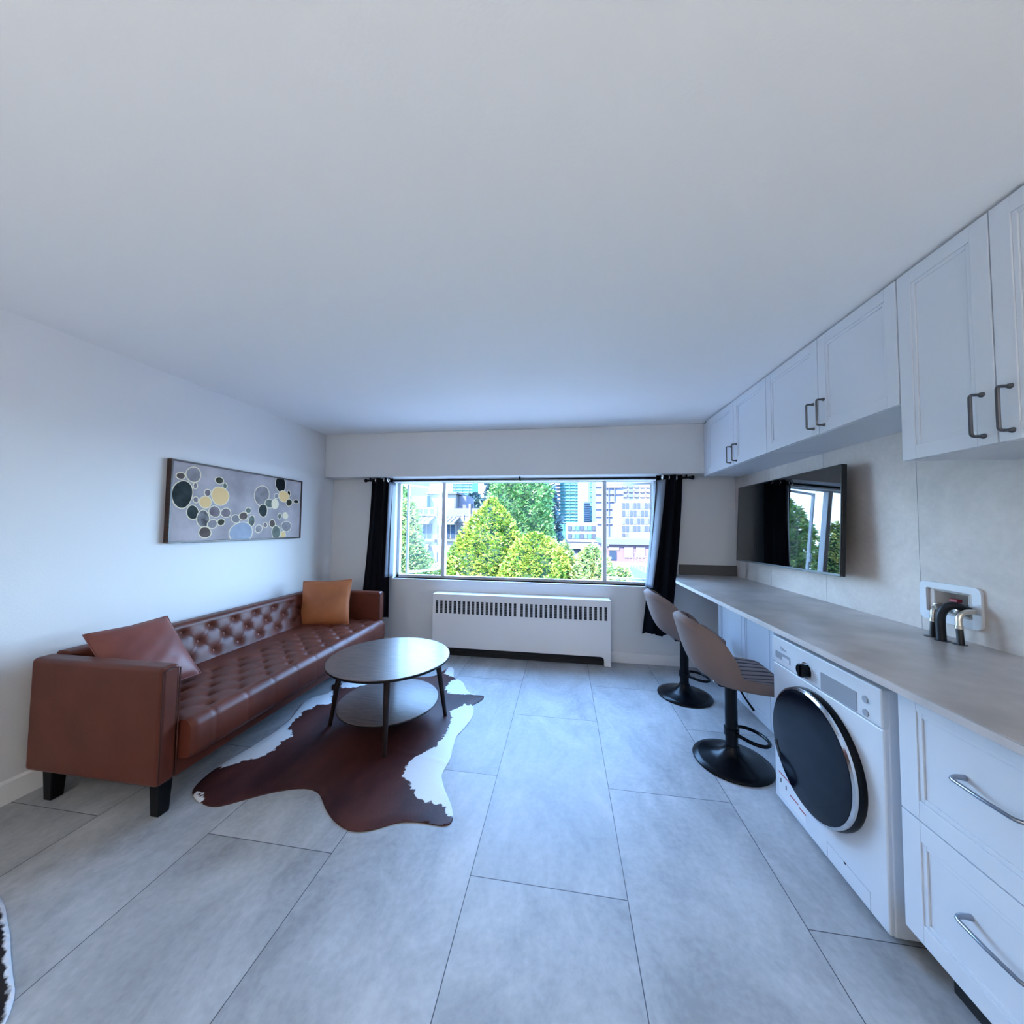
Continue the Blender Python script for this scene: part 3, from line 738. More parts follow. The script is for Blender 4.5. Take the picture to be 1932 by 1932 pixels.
struct(bx('trim_2', XU + .05, .3, ZT + .001, XR, YM, H, M_SPLASH), 'dark shadow gap strip above the wall cabinets')

# counter with clipped far corner
b = MB()
poly = [(XC, -.9), (XC, 3.32), (1.125, YB), (XR, YB), (XR, -.9)]
# holes at the wall for the hoses are slots cut at the back edge
b.prism(poly, 2, ZC - .004, ZC, M_COUNT); b.prism(poly, 2, ZC - .026, ZC - .004, M_EDGE)
tag(b.build('countertop', bevel=.0015), 'long grey stone countertop running along the right wall', 'countertop')
tag(bx('backsplash', 1.145, YB - .02, ZC, XR, YB, 1.006, M_SPLASH, bevel=.002), 'short dark backsplash strip on the counter below the window wall corner', 'backsplash')

# slim base cabinets set back under the breakfast-bar overhang
BX = 1.39
for lab, (ya, yb), ds in (('white slim two-door base cabinet farthest from the camera, under the bar overhang', (2.655, 3.455), ((2.655, 3.035), (3.035, 3.455))), ('white slim base cabinet between the washing machine and the farther base cabinet', (2.03, 2.653), ((2.03, 2.34), (2.34, 2.653)))):
    t = thing('base_cabinet', lab, 'cabinet', (1.53, (ya + yb) / 2, 0))
    b = MB(); b.box(BX + .02, ya, .0, XR - .001, yb, ZC - .027, M_CAB); b.build('body', t, bevel=.0015)
    for a0, a1 in ds:
        d = MB(); shaker(d, 0, BX, a0 + .002, .004, a1 - .002, ZC - .03, M_CAB); o = d.build('door', t, bevel=.0016)
# drawer unit
DX = 1.062
t = thing('drawer_cabinet', 'white drawer cabinet under the counter at the right edge', 'cabinet', (1.37, .9, 0))
b = MB(); b.box(DX + .02, .50, .135, XR - .001, 1.318, ZC - .027, M_CAB); b.box(DX + .09, .52, 0, XR - .02, 1.28, .135, M_DARK); b.build('body', t, bevel=.0015)
for z0, z1, hz in ((.497, ZC - .030, .705), (.138, .493, .348)):
    d = MB(); shaker(d, 0, DX, .502, z0, 1.317, z1, M_CAB, st=.058); o = d.build('drawer', t, bevel=.0016)
    h = MB(); ya, yb = 1.136, .985; xo = DX - .036
    pts = [(DX + .006, ya, hz), (DX - .015, ya, hz + .001)] + [(xo + .020 - .020 * math.sin(a), ya - .020 * (1 - math.cos(a)) * .8, hz) for a in (R(30), R(60), R(90))] + \
          [(xo - .001, (ya + yb) / 2, hz - .001)] + [(xo + .020 - .020 * math.sin(a), yb + .020 * (1 - math.cos(a)) * .8, hz) for a in (R(90), R(60), R(30))] + [(DX - .015, yb, hz + .001), (DX + .006, yb, hz)]
    h.tube(pts, [.008, .0065, .0055, .005, .005, .005, .005, .005, .0055, .0065, .008], M_STEEL, 10); h.build('handle', o, smooth=True)

# washer
def washer():
    y0, y1, z0, z1 = 1.383, 2.018, .022, .826; x0 = XW
    t = thing('washing_machine', 'white front-loading laundry machine with black porthole door under the counter', 'washing machine', (1.37, 1.7, 0))
    b = MB(); b.box(x0 + .012, y0, z0, x0 + .575, y1, z1 - .005, M_WHITE); b.build('body', t, bevel=.008, seg=3)
    b = MB(); b.box(x0, y0 + .002, z0 + .004, x0 + .02, y1 - .002, .690, M_WHITE); b.build('front_panel', t, bevel=.006, seg=3)
    b = MB(); b.box(x0 - .004, y0 + .001, .694, x0 + .05, y1 - .001, z1, M_WHITE); cp = b.build('control_panel', t, bevel=.006, seg=3)
    fx = x0 - .004
    XT = lambda y, z, s=0: Matrix.Translation((fx - s, y, z)) @ Matrix.Rotation(-PI / 2, 4, 'Y')
    # detergent drawer grip
    b = MB(); b.prism(rrect(1.868, .722, 1.985, .756, .006), 0, fx - .0008, fx + .002, M_PANELG); b.prism(rrect(1.872, .724, 1.925, .742, .004), 0, fx - .003, fx, M_WHITE); b.build('detergent_drawer', cp)
    b = MB(); b.lathe([(.037, 0), (.036, .004)], M_CHROME, n=36, T=XT(1.755, .741)); b.lathe([(.030, .003), (.029, .026), (.026, .029)], M_BLACKM, n=36, T=XT(1.755, .741)); b.box(fx - .034, 1.750, .716, fx - .027, 1.760, .766, M_BLACKM); b.build('program_knob', cp, smooth=True)
    b = MB(); b.prism(rrect(1.486, .700, 1.668, .772, .004), 0, fx - .0016, fx + .001, M_DISP); b.build('display', cp)
    for z in (.775, .728):
        b = MB(); b.lathe([(.0125, 0), (.0125, .002), (.0115, .003)], M_PANELG, n=24, T=XT(1.449, z - .012)); b.build('push_button', cp, smooth=True)
    def text(s, y, z, size, name, par):
        cu = bpy.data.curves.new(name, 'FONT'); cu.body = s; cu.size = size; cu.extrude = .0002
        o = bpy.data.objects.new(name, cu); COL.objects.link(o)
        dg = bpy.context.evaluated_depsgraph_get(); me = bpy.data.meshes.new_from_object(o.evaluated_get(dg)); bpy.data.objects.remove(o)
        o = bpy.data.objects.new(name, me); COL.objects.link(o); me.materials.clear(); me.materials.append(M_PANELG)
        o.matrix_world = Matrix.Translation((fx - .0006, y, z)) @ Matrix(((0, 0, -1, 0), (-1, 0, 0, 0), (0, 1, 0, 0), (0, 0, 0, 1)))
        o.parent = par; o.matrix_parent_inverse = Matrix.Identity(4) if par.parent is None else par.matrix_world.inverted()
        return o
    b = MB(); b.tube([(fx - .0005, 1.938 + .010 * math.cos(a), .777 + .010 * math.sin(a)) for a in [R(40 + 14 * k) for k in range(18)]], .0011, M_PANELG, 6); b.build('emblem', cp)
    lg = text('Midea', 1.945, .771, .020, 'lettering', cp)
    # programme list beside the knob
    for ya, yb in ((1.688, 1.705), (1.800, 1.818)):
        b = MB()
        for k in range(7): b.box(fx - .0003, ya, .712 + k * .009, fx + .001, yb, .7135 + k * .009, M_PANELG)
        b.build('program_marks', cp)
    # door
    cy, cz, r = 1.708, .416, .249; T0 = Matrix.Translation((x0, cy, cz)) @ Matrix.Rotation(-PI / 2, 4, 'Y')
    b = MB(); b.lathe([(r + .004, 0), (r + .006, .012), (r + .002, .026)], M_BLACKM, n=72, T=T0); b.lathe([(r + .001, .024), (r + .001, .036), (r - .008, .041)], M_CHROME, n=72, T=T0, cap0=False, cap1=False)
    d = b.build('door', t, smooth=True)
    b = MB(); b.lathe([(r - .007, .038), (r - .010, .043), (r - .05, .047), (r - .12, .049), (.001, .050)], M_GLASSD, n=72, T=T0, cap0=False); b.build('door_glass', d, smooth=True)
    b = MB(); b.prism([(cy + r * .76, cz - .14), (cy + r * .90, cz - .078), (cy + r * .84, cz - .065), (cy + r * .70, cz - .125)], 0, x0 - .049, x0 - .042, M_TVB); b.build('door_grip', d, bevel=.003)
    # service flap and sticker
    b = MB()
    fxx = x0 - .0006
    for a in ((1.458, .092, 1.664, .0935), (1.458, .03, 1.4595, .0935), (1.6625, .03, 1.664, .0935)): b.box(fxx, a[0], a[1], x0 + .002, a[2], a[3], M_PANELG)
    b.box(x0 - .002, 1.567, .088, x0, 1.575, .094, M_DARK); b.build('service_flap', t)
    b = MB(); pr = mat('sticker_red', (.45, .10, .13), .5); st = mat('sticker_white', (.75, .76, .78), .4)
    b.box(x0 - .0004, 1.79, .055, x0 + .001, 1.985, .165, st)
    for (a0, a1, z) in ((1.915, 1.985, .155), (1.84, 1.91, .155), (1.79, 1.835, .152), (1.84, 1.90, .100), (1.79, 1.835, .092)): b.box(x0 - .0009, a0, z, x0, a1, z + .007, pr)
    b.box(x0 - .0009, 1.965, .115, x0, 1.972, .135, M_DARK); b.box(x0 - .0009, 1.925, .105, x0, 1.932, .125, M_DARK)
    b.build('sticker', t)
    for fxp in (x0 + .06, x0 + .5):
        for fy in (y0 + .06, y1 - .06):
            b = MB(); b.lathe([(.022, 0), (.022, .012), (.012, .014), (.012, .03)], M_DARK, (fxp, fy, 0), n=20); b.build('foot', t, smooth=True)
    b = MB(); b.box(x0 + .14, y0 - .012, .755, x0 + .16, y0 + .002, .772, M_DARK); b.build('hinge_cap', t)
washer()

# ================================================================== WATER OUTLET BOX + HOSES
def outlet():
    y0, y1, z0, z1 = 1.690, 1.938, .962, 1.134; x = XR
    t = thing('outlet_box', 'white recessed laundry water outlet box in the wall above the counter', 'outlet box', (x, 1.81, z0))
    b = MB()
    O = rrect(y0, z0, y1, z1, .024, 5); I = rrect(1.722, 1.0, 1.908, 1.106, .006, 5)
    n = len(O)
    for xa, s in ((x - .011, 1), (x - .0005, -1)):
        vs = [(xa, *q) for q in O] + [(xa, *q) for q in I]
        b.add(vs, [(i, (i + 1) % n, n + (i + 1) % n, n + i) for i in range(n)], M_WHITE)
    vs = [(x - .011, *q) for q in O] + [(x - .0005, *q) for q in O]; b.add(vs, [(i, (i + 1) % n, n + (i + 1) % n, n + i) for i in range(n)], M_WHITE)
    vs = [(x - .011, *q) for q in I] + [(x - .0005, *q) for q in I]; b.add(vs, [(i, (i + 1) % n, n + (i + 1) % n, n + i) for i in range(n)], M_WHITE)
    b.build('faceplate', t)
    b = MB(); a0, a1, c0, c1, d = 1.744, 1.883, 1.007, 1.098, .085
    b.box(x + d - .003, a0, c0, x + d, a1, c1, M_WALL); b.box(x, a0, c0, x + d, a0 + .002, c1, M_WALL); b.box(x, a1 - .002, c0, x + d, a1, c1, M_WALL); b.box(x, a0, c0, x + d, a1, c0 + .002, M_WALL); b.box(x, a0, c1 - .002, x + d, a1, c1, M_WALL)
    for yy in (1.874, 1.752): b.lathe([(.004, 0), (.004, .004)], M_DARK, n=10, T=Matrix.Translation((x + d - .004, yy, 1.09)) @ Matrix.Rotation(-PI / 2, 4, 'Y'))
    b.build('recess', t)
    for vy, mm in ((1.842, M_RED), (1.76, M_BLUE)):
        v = MB(); v.lathe([(.012, -.07), (.012, .01), (.017, .012), (.018, .030), (.013, .034)], M_BRASS, n=18, T=Matrix.Translation((x - .002, vy, 1.030)) @ Matrix.Rotation(-PI / 2, 4, 'Y'))
        vo = v.build('valve', t, smooth=True)
        h = MB(); h.box(x + .028, vy - .022, 1.052, x + .05, vy + .012, 1.066, mm); h.build('valve_lever', vo, bevel=.003)
    b = MB(); b.lathe([(.016, -.06), (.016, .012)], M_DARK, n=18, T=Matrix.Translation((x + .04, 1.80, 1.03)) @ Matrix.Rotation(-PI / 2, 4, 'Y')); b.build('drain_inlet', t, smooth=True)
    def smooth(Q):
        for _ in range(2):
            N = [Q[0]]
            for i in range(len(Q) - 1):
                a, c = Vector(Q[i]), Vector(Q[i + 1]); N += [tuple(a * .75 + c * .25), tuple(a * .25 + c * .75)]
            Q = N + [Q[-1]]
        return Q
    hoses = [('left black supply hose with chrome elbow at the outlet box', [(x - .02, 1.842, 1.034), (x - .05, 1.822, 1.034), (x - .074, 1.802, 1.028), (x - .082, 1.798, 1.010), (x - .083, 1.798, .985)], (x - .088, 1.80, .905), .0095),
             ('right black supply hose with chrome elbow at the outlet box', [(x - .02, 1.708, 1.036), (x - .045, 1.707, 1.037), (x - .066, 1.706, 1.030), (x - .077, 1.705, 1.010), (x - .078, 1.703, .98)], (x - .082, 1.694, .905), .0105)]
    for lab, E, ft, r in hoses:
        o = thing('supply_hose', lab, 'hose', (ft[0], ft[1], ZC), 'hoses at the water outlet')
        b = MB(); b.tube(smooth(E), .0105, M_BRASS, 14); b.tube([E[-1], (E[-1][0], E[-1][1], E[-1][2] - .012)], .0125, M_BRASS, 14); b.build('elbow', o, smooth=True)
        e = E[-1]; b = MB(); b.tube(smooth([(e[0], e[1], e[2] - .005), (e[0] * .5 + ft[0] * .5, e[1] * .5 + ft[1] * .5, (e[2] + ft[2]) / 2), (ft[0], ft[1], ZC - .02)]), r, M_RUBBER, 14); b.build('tubing', o, smooth=True)
        b = MB(); b.lathe([(.022, 0), (.022, .0015)], M_RUBBER, (ft[0], ft[1] + .006, ZC), n=24); b.build('grommet', o)
    o = thing('drain_hose', 'thick grey-black drain hose arching out of the outlet box', 'hose', (x - .1, 1.746, ZC), 'hoses at the water outlet')
    Q = smooth([(x + .03, 1.760, 1.026), (x - .01, 1.740, 1.036), (x - .045, 1.727, 1.050), (x - .07, 1.730, 1.058), (x - .086, 1.743, 1.045), (x - .095, 1.754, 1.015), (x - .098, 1.754, .975), (x - .100, 1.748, ZC - .02)])
    b = MB(); b.tube(Q, .0150, mat('drain_hose_rubber', (.006, .009, .016), .42, spec=.3), 16); b.build('tubing', o, smooth=True)
    b = MB(); b.lathe([(.024, 0), (.024, .0015)], M_RUBBER, (x - .100, 1.746, ZC), n=24); b.build('grommet', o)
outlet()

# ================================================================== TELEVISION
def tv():
    c = Vector((1.545, 2.81, 1.418))
    t = thing('television', 'black wall-mounted flat screen television above the counter', 'television', c)
    t.rotation_euler = (0, 0, 0)
    Rm = Matrix.Rotation(.037, 4, 'Z') @ Matrix.Rotation(.049, 4, 'Y') @ Matrix.Rotation(-.012, 4, 'X')
    T = Matrix.Translation(c) @ Rm
    w, h = 1.115, .645
    b = MB(); b.box(.006, -w / 2, -h / 2, .03, w / 2, h / 2, M_TVB, T); b.box(.03, -w / 2 + .12, -h / 2 + .08, .06, w / 2 - .12, h / 2 - .18, M_TVB, T); b.build('housing', t, bevel=.003)
    b = MB(); b.box(0, -w / 2, -h / 2, .006, -w / 2 + .006, h / 2, M_TVB, T); b.box(0, w / 2 - .006, -h / 2, .006, w / 2, h / 2, M_TVB, T); b.box(0, -w / 2, h / 2 - .006, .006, w / 2, h / 2, M_TVB, T)
    b.box(-.002, -w / 2, -h / 2, .008, w / 2, -h / 2 + .013, M_NICKEL, T); b.build('bezel', t, bevel=.0015)
    b = MB(); b.box(.002, -w / 2 + .006, -h / 2 + .013, .006, w / 2 - .006, h / 2 - .006, M_SCREEN, T); b.build('screen', t)
    b = MB(); b.box(.10, -.12, -.12, .115, .12, .12, M_BLACKM, T); b.box(.055, -.03, -.03, .115, .03, .03, M_BLACKM, T); b.box(XR - .016, c.y - .12, c.z - .11, XR, c.y + .12, c.z + .11, M_BLACKM); b.box(c.x + .08, c.y - .04, c.z - .03, XR, c.y + .04, c.z + .03, M_BLACKM); b.build('wall_mount', t)
tv()

# ================================================================== BAR STOOLS
def bar_stool(cx, cy, label, rot, zoff=0):
    t = thing('bar_stool', label, 'stool', (0, 0, 0), 'bar stools at the counter')
    b = MB(); b.lathe([(.206, .001), (.208, .006), (.204, .012), (.17, .020), (.115, .033), (.07, .052), (.045, .078), (.038, .10)], M_BLACKM, n=64, cap1=True); b.build('base', t, smooth=True, ang=1)
    b = MB(); b.lathe([(.036, .08), (.033, .12), (.033, .30), (.032, .31), (.032, .462)], M_BLACKM, n=28); b.build('pole', t, smooth=True)
    # footrest loop
    L = [(.02, .03), (.055, .062), (.10, .058), (.145, .015), (.165, -.05), (.158, -.105), (.120, -.135), (.07, -.115), (.03, -.06), (.01, -.03)]
    for _ in range(2):
        N = [L[0]]
        for (ax, ay), (cx_, cy_) in zip(L, L[1:]): N += [(ax * .75 + cx_ * .25, ay * .75 + cy_ * .25), (ax * .25 + cx_ * .75, ay * .25 + cy_ * .75)]
        L = N + [L[-1]]
    b = MB(); b.tube([(x, y, .175) for x, y in L], .0095, M_BLACKM, 12); b.lathe([(.040, .155), (.040, .195)], M_BLACKM, n=28); b.build('footrest', t, smooth=True)
    b = MB(); b.tube([(.01, -.03, .452), (.025, -.07, .440), (.04, -.09, .41), (.075, -.11, .355)], [.005, .005, .005, .0065], M_BLACKM, 8); b.build('lever', t, smooth=True)
    b = MB(); b.box(-.09, -.08, .455, .09, .08, .470, M_BLACKM); b.box(-.1, -.015, .452, -.06, .015, .47, M_CHROME); b.build('seat_plate', t, bevel=.004)
    # bucket seat: profile (x, z, half width, wing)
    P = [(.235, .470, .180, 0, .00), (.228, .502, .193, 0, .0), (.20, .515, .200, 0, .002), (.12, .515, .208, .0, .010), (.04, .512, .214, .01, .022), (-.04, .513, .218, .04, .035), (-.11, .524, .222, .085, .05), (-.165, .556, .226, .13, .05),
         (-.20, .605, .230, .152, .035), (-.225, .665, .230, .155, .015), (-.245, .73, .226, .150, -.01), (-.262, .79, .215, .138, -.035), (-.275, .832, .198, .120, -.052), (-.281, .850, .170, .095, -.045)]
    def spl(P, n):
        out = []
        for i in range(len(P) - 1):
            p0, p1, p2, p3 = P[max(i - 1, 0)], P[i], P[i + 1], P[min(i + 2, len(P) - 1)]
            for k in range(n):
                s = k / n
                out.append(tuple(.5 * (2 * b_ + (-a + c) * s + (2 * a - 5 * b_ + 4 * c - d) * s * s + (-a + 3 * b_ - 3 * c + d) * s ** 3) for a, b_, c, d in zip(p0, p1, p2, p3)))
        return out + [P[-1]]
    S = spl(P, 5); NU = 56
    inner = []; outer = []
    for i, (x, z, w, wing, lift) in enumerate(S):
        q = S[min(i + 1, len(S) - 1)]; p = S[max(i - 1, 0)]
        tx, tz = q[0] - p[0], q[1] - p[1]; l = math.hypot(tx, tz) or 1; nx, nz = tz / l, -tx / l    # inward/up normal
        ri, ro = [], []
        for j in range(NU + 1):
            u = 2 * j / NU - 1; s = math.sin(u * PI / 2) * .35 + u * .65
            yy = s * w; e = abs(u) ** 2.4
            X = x + wing * e; Z = z + lift * e
            ch = abs(math.sin(u * PI * 4.0)); grv = -.007 * (1 - ch) ** 3 if abs(u) < .9 else 0
            edge = max(0, 1 - ((1 - abs(u)) / .10)) if abs(u) > .9 else 0
            endr = min(1, i / 6, (len(S) - 1 - i) / 6); th = .018 * math.sqrt(max(0, 1 - edge ** 2)) * math.sqrt(max(.0, endr * (2 - endr)))
            ri.append((X + nx * (th + grv * endr), yy, Z + nz * (th + grv * endr)))
            tk = (.048 if x > -.1 else .036) * math.sqrt(max(0, 1 - edge ** 2)) * math.sqrt(max(.0, endr * (2 - endr)))
            ro.append((X - nx * tk, yy, Z - nz * tk))
        inner.append(ri); outer.append(ro)
    b = MB(); b.grid(outer, M_TAUPE); b.build('seat_shell', t, smooth=True, fix=False, ang=1.5)
    b = MB(); nc = NU + 1
    b.grid(inner, M_TAUPE)
    g = b.slot(M_GROOVE)
    for k in range(len(b.mi)):
        j = k % NU; u0 = 2 * (j + .5) / NU - 1; i = k // NU
        if abs(u0) < .86 and 3 < i < len(S) - 6 and abs(math.sin(u0 * PI * 4.0)) < .23: b.mi[k] = g
    b.build('seat_pad', t, smooth=True, fix=False, ang=1.5)
    t.location = (cx, cy, 0); t.rotation_euler = (0, 0, rot)
    return t
s1 = bar_stool(.985, 2.288, 'taupe bar stool in front, nearest the washing machine', R(-3))
s2 = copy_tree(s1); s2.location = (.985, 3.105, 0); s2.rotation_euler = (0, 0, R(-1)); s2['label'] = 'taupe bar stool farther back, in front of the right curtain'

# ================================================================== OUTSIDE
GZ = -6.0
def leaf_mat(name, cs, rough=.6):
    m = bpy.data.materials.new(name); m.use_nodes = True; t = NT(m); b = m.node_tree.nodes['Principled BSDF']
    g = t.n('ShaderNodeNewGeometry'); r = t.n('ShaderNodeValToRGB')
    n = t.n('ShaderNodeTexNoise'); n.inputs['Scale'].default_value = 1.1; n.inputs['Detail'].default_value = 4; t.l(g.outputs['Position'], n.inputs['Vector'])
    f = t.m('ADD', t.m('MULTIPLY', g.outputs['Random Per Island'], .55), t.m('MULTIPLY', n.outputs['Fac'], .6))
    e = r.color_ramp.elements; e[0].position = .22; e[0].color = (*cs[0], 1); e[1].position = .85; e[1].color = (*cs[-1], 1)
    for i, c in enumerate(cs[1:-1]):
        q = e.new(.22 + .63 * (i + 1) / (len(cs) - 1)); q.color = (*c, 1)
    t.l(f, r.inputs[0]); t.l(r.outputs[0], b.inputs['Base Color']); b.inputs['Roughness'].default_value = rough; b.inputs['Specular IOR Level'].default_value = .03
    return m
K = .38
def kk(*c): return tuple(min(1, q * K) for q in c)
L_YEL = leaf_mat('leaf_yellow', [kk(.03, .20, .08), kk(.26, .43, .05), kk(.50, .66, .11), kk(.80, .74, .16)])
L_GRN = leaf_mat('leaf_green', [kk(.04, .16, .09), kk(.15, .38, .12), kk(.30, .58, .21), kk(.48, .70, .30)])
L_DRK = leaf_mat('leaf_blue', [kk(.06, .11, .15), kk(.10, .18, .22), kk(.17, .27, .28)])
L_LIM = leaf_mat('leaf_lime', [kk(.14, .30, .14), kk(.36, .56, .22), kk(.56, .72, .24), kk(.75, .66, .24)])
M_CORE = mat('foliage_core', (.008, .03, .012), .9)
M_BARK = mat('bark', kk(.16, .10, .07), .9, bump=.5, bscale=20)
def tree(name, label, x, y, prof, n, m, size=.16, cat='tree', seed=1, group=None, core=.72, droop=.3, squash=1.0):
    """prof: [(z, radius)] from the bottom up"""
    rnd = random.Random(seed); t = thing(name, label, cat, (x, y, GZ), group)
    b = MB(); b.tube([(x, y, GZ), (x + .05, y, prof[0][0]), (x, y, prof[-1][0] - .3 * (prof[-1][0] - prof[0][0]))], [.22, .16, .05], M_BARK, 10); b.build('trunk', t, smooth=True)
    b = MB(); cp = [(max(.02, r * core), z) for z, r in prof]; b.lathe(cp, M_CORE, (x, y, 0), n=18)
    V = []; F = []; i0 = b.slot(m)
    area = []; tot = 0
    for k in range(len(prof) - 1):
        a = (prof[k][1] + prof[k + 1][1] + .05) * math.hypot(prof[k + 1][0] - prof[k][0], prof[k + 1][1] - prof[k][1]); tot += a; area.append(tot)
    fs = []; vs = []
    for q in range(n):
        w = rnd.random() * tot; k = 0
        while area[k] < w: k += 1
        s = rnd.random(); z = prof[k][0] + (prof[k + 1][0] - prof[k][0]) * s; r = prof[k][1] + (prof[k + 1][1] - prof[k][1]) * s
        th = rnd.random() * 2 * PI
        lump = 1 + .10 * math.sin(5 * th + 2.3 * z) + .08 * math.sin(9 * th - 3.1 * z + seed) + .08 * math.sin(4.7 * z + 2 * th)
        rr = r * lump * (.74 + .30 * math.sqrt(rnd.random())) + .03
        c = Vector((x + rr * math.cos(th), y + rr * math.sin(th) * squash, z + rnd.uniform(-.06, .06)))
        out = Vector((math.cos(th), math.sin(th), rnd.uniform(-droop, .9))).normalized()
        sd = out.cross(Vector((0, 0, 1))).normalized()
        up = sd.cross(out)
        sz = size * rnd.uniform(.6, 1.35); tw = rnd.uniform(-.9, .9)
        a = sd * math.cos(tw) + up * math.sin(tw); nn = out.cross(a)
        o = len(vs)
        for f in (-1, 0, 1):
            d = (out * 1.0 + a * f * .75 + nn * rnd.uniform(-.35, .35)).normalized()
            e = d.cross(nn).normalized() * sz * .22
            p = c + d * sz
            vs += [c - e * .4, c + d * sz * .55 - e, p, c + d * sz * .55 + e]
            fs.append((o, o + 1, o + 2, o + 3)); o += 4
    b.add(vs, fs, m)
    b.build('crown', t, fix=False)
    return t
def px_prof(Y, pts, u0):
    """profile from picture silhouette: (v, half width in px) -> (z, r)"""
    d = (at(u0 + 1, 996, Y) - at(u0, 996, Y)).length
    return [(at(u0, v, Y).z, max(.02, w * d)) for v, w in pts]
def ptree(name, label, u0, Y, pts, n, m, **k):
    x = at(u0, 1000, Y).x; return tree(name, label, x, Y, px_prof(Y, pts, u0), n, m, **k)

ptree('conifer', 'bright yellow-green conifer, the broad one centred outside the window', 928, 12, [(1230, 90), (1130, 100), (1090, 88), (1050, 74), (1010, 50), (980, 31), (960, 18), (944, 3)], 17000, L_YEL, size=.115, seed=3)
ptree('conifer', 'tall green conifer rising behind the yellow one', 978, 18, [(1150, 50), (1060, 58), (1000, 58), (950, 54), (900, 44), (850, 26), (800, 3)], 14000, L_GRN, size=.17, seed=5)
ptree('conifer', 'dark bluish conifer partly hidden at the left of the tall green one', 940, 21, [(1100, 34), (1000, 30), (940, 24), (900, 16), (870, 3)], 2600, L_DRK, size=.28, seed=8)
ptree('conifer', 'sparse blue-grey conifer at the right edge of the tall green one', 1022, 22, [(1130, 40), (1040, 36), (980, 28), (920, 17), (880, 3)], 2600, L_DRK, size=.3, seed=9)
ptree('shrub', 'yellow-green bush filling the middle of the window bottom', 1010, 11, [(1180, 60), (1120, 70), (1080, 62), (1050, 50), (1030, 36), (1016, 18), (1008, 4)], 9000, L_YEL, size=.11, seed=11, cat='bush')
ptree('shrub', 'small lime bush right of the middle, below the office block', 1058, 11.5, [(1180, 30), (1110, 40), (1075, 34), (1050, 22), (1036, 12), (1024, 3)], 4600, L_LIM, size=.11, seed=12, cat='bush')
ptree('shrub', 'lime bush touching the right mullion', 1116, 11, [(1180, 34), (1110, 44), (1085, 38), (1060, 28), (1045, 16), (1030, 3)], 5000, L_LIM, size=.11, seed=13, cat='bush')
ptree('shrub', 'low lime bush below the right casement', 1172, 11.5, [(1180, 30), (1120, 34), (1092, 20), (1076, 8), (1070, 2)], 2600, L_LIM, size=.10, seed=14, cat='bush')
ptree('broadleaf_tree', 'pale green tree seen through the open left casement', 768, 10, [(1170, 46), (1110, 50), (1070, 40), (1040, 30), (1000, 20), (965, 14), (945, 3)], 7000, L_LIM, size=.10, seed=15)
ptree('shrub', 'round pale bush at the bottom of the left casement', 798, 13, [(1160, 36), (1110, 40), (1085, 34), (1065, 22), (1050, 4)], 3500, L_LIM, size=.11, seed=16, cat='bush')
tree('conifer', 'tall green conifer left of the townhouse, seen reflected in the television', -13.5, 26, [(-4, 2.6), (-1, 2.5), (2, 1.9), (4, 1.0), (5.2, .05)], 5000, L_GRN, size=.34, seed=21)
tree('conifer', 'second tall yellow-green conifer farther left, seen reflected in the television', -19.8, 25, [(-4, 2.8), (-1, 2.7), (2, 2.0), (4, 1.1), (5.6, .05)], 5000, L_YEL, size=.34, seed=22)
ptree('conifer', 'small dark conifer cluster behind the townhouse chimney', 893, 45, [(985, 20), (960, 20), (945, 15), (932, 3)], 900, L_DRK, size=.5, seed=17)

KB = .115
def bm_(name, c, rough=.6, **k): return mat(name, tuple(q * KB for q in c), .7, spec=.02, **k)
B_CREAM = bm_('stucco_cream', (.95, .93, .95)); B_WHITE = bm_('stucco_white', (1.0, 1.0, 1.02)); B_LILAC = bm_('panel_lilac', (.52, .54, .72)); B_PINK = bm_('brick_pink', (.70, .52, .70))
B_WINB = bm_('window_blue', (.13, .21, .36), .2); B_WING = bm_('window_grey', (.26, .31, .42), .3); B_TURQ = bm_('glass_turquoise', (.30, .98, 1.1), .4); B_BLUE = bm_('glass_blue', (.42, .56, .88), .3)
B_GREY = bm_('roof_grey', (.45, .47, .52)); B_SIDE = bm_('siding_grey', (.62, .63, .70)); B_SKY = bm_('skylight', (.72, .85, .90), .3); B_ROSE = bm_('tower_rose', (.88, .78, .90)); B_VIO = bm_('tower_violet', (.60, .62, .90)); B_BRICK = bm_('brick_red', (.85, .62, .62))
B_SAGE = bm_('roof_garden', (.45, .85, .85)); B_CONC = bm_('concrete', (.85, .85, .88)); B_RAMP = bm_('ramp_green', (.55, .82, .88)); B_ROAD = bm_('asphalt', (.50, .62, .78))
def pbox(name, parent, Y, u0, v0, u1, v1, dep, m, z0=None, bev=0):
    a, c = at(u0, v1, Y), at(u1, v0, Y)
    return bx(name, a.x, Y, a.z if z0 is None else z0, c.x, Y + dep, c.z, m, parent)
def bld(name, label, u, v, Y, cat='building'):
    q = at(u, v, Y); return thing(name, label, cat, (q.x, Y, GZ), 'buildings across the street' if cat == 'building' else None)
def awning(name, parent, Y, u0, v0, u1, v1, out, m, slats=4):
    a, c = at(u0, v1, Y), at(u1, v0, Y); b = MB(); n = slats
    b.add([(a.x, Y, c.z), (c.x, Y, c.z), (c.x - .1, Y - out, a.z), (a.x - .1, Y - out, a.z), (a.x, Y, c.z - .08), (c.x, Y, c.z - .08), (c.x - .1, Y - out, a.z - .08), (a.x - .1, Y - out, a.z - .08)],
          [(0, 1, 2, 3), (7, 6, 5, 4), (0, 3, 7, 4), (1, 5, 6, 2), (3, 2, 6, 7)], m)
    for k in range(n + 1):
        x = a.x + (c.x - a.x) * k / n; b.tube([(x, Y, c.z + .02), (x - .1, Y - out, a.z + .02)], .03, B_GREY, 4)
    return b.build(name, parent)
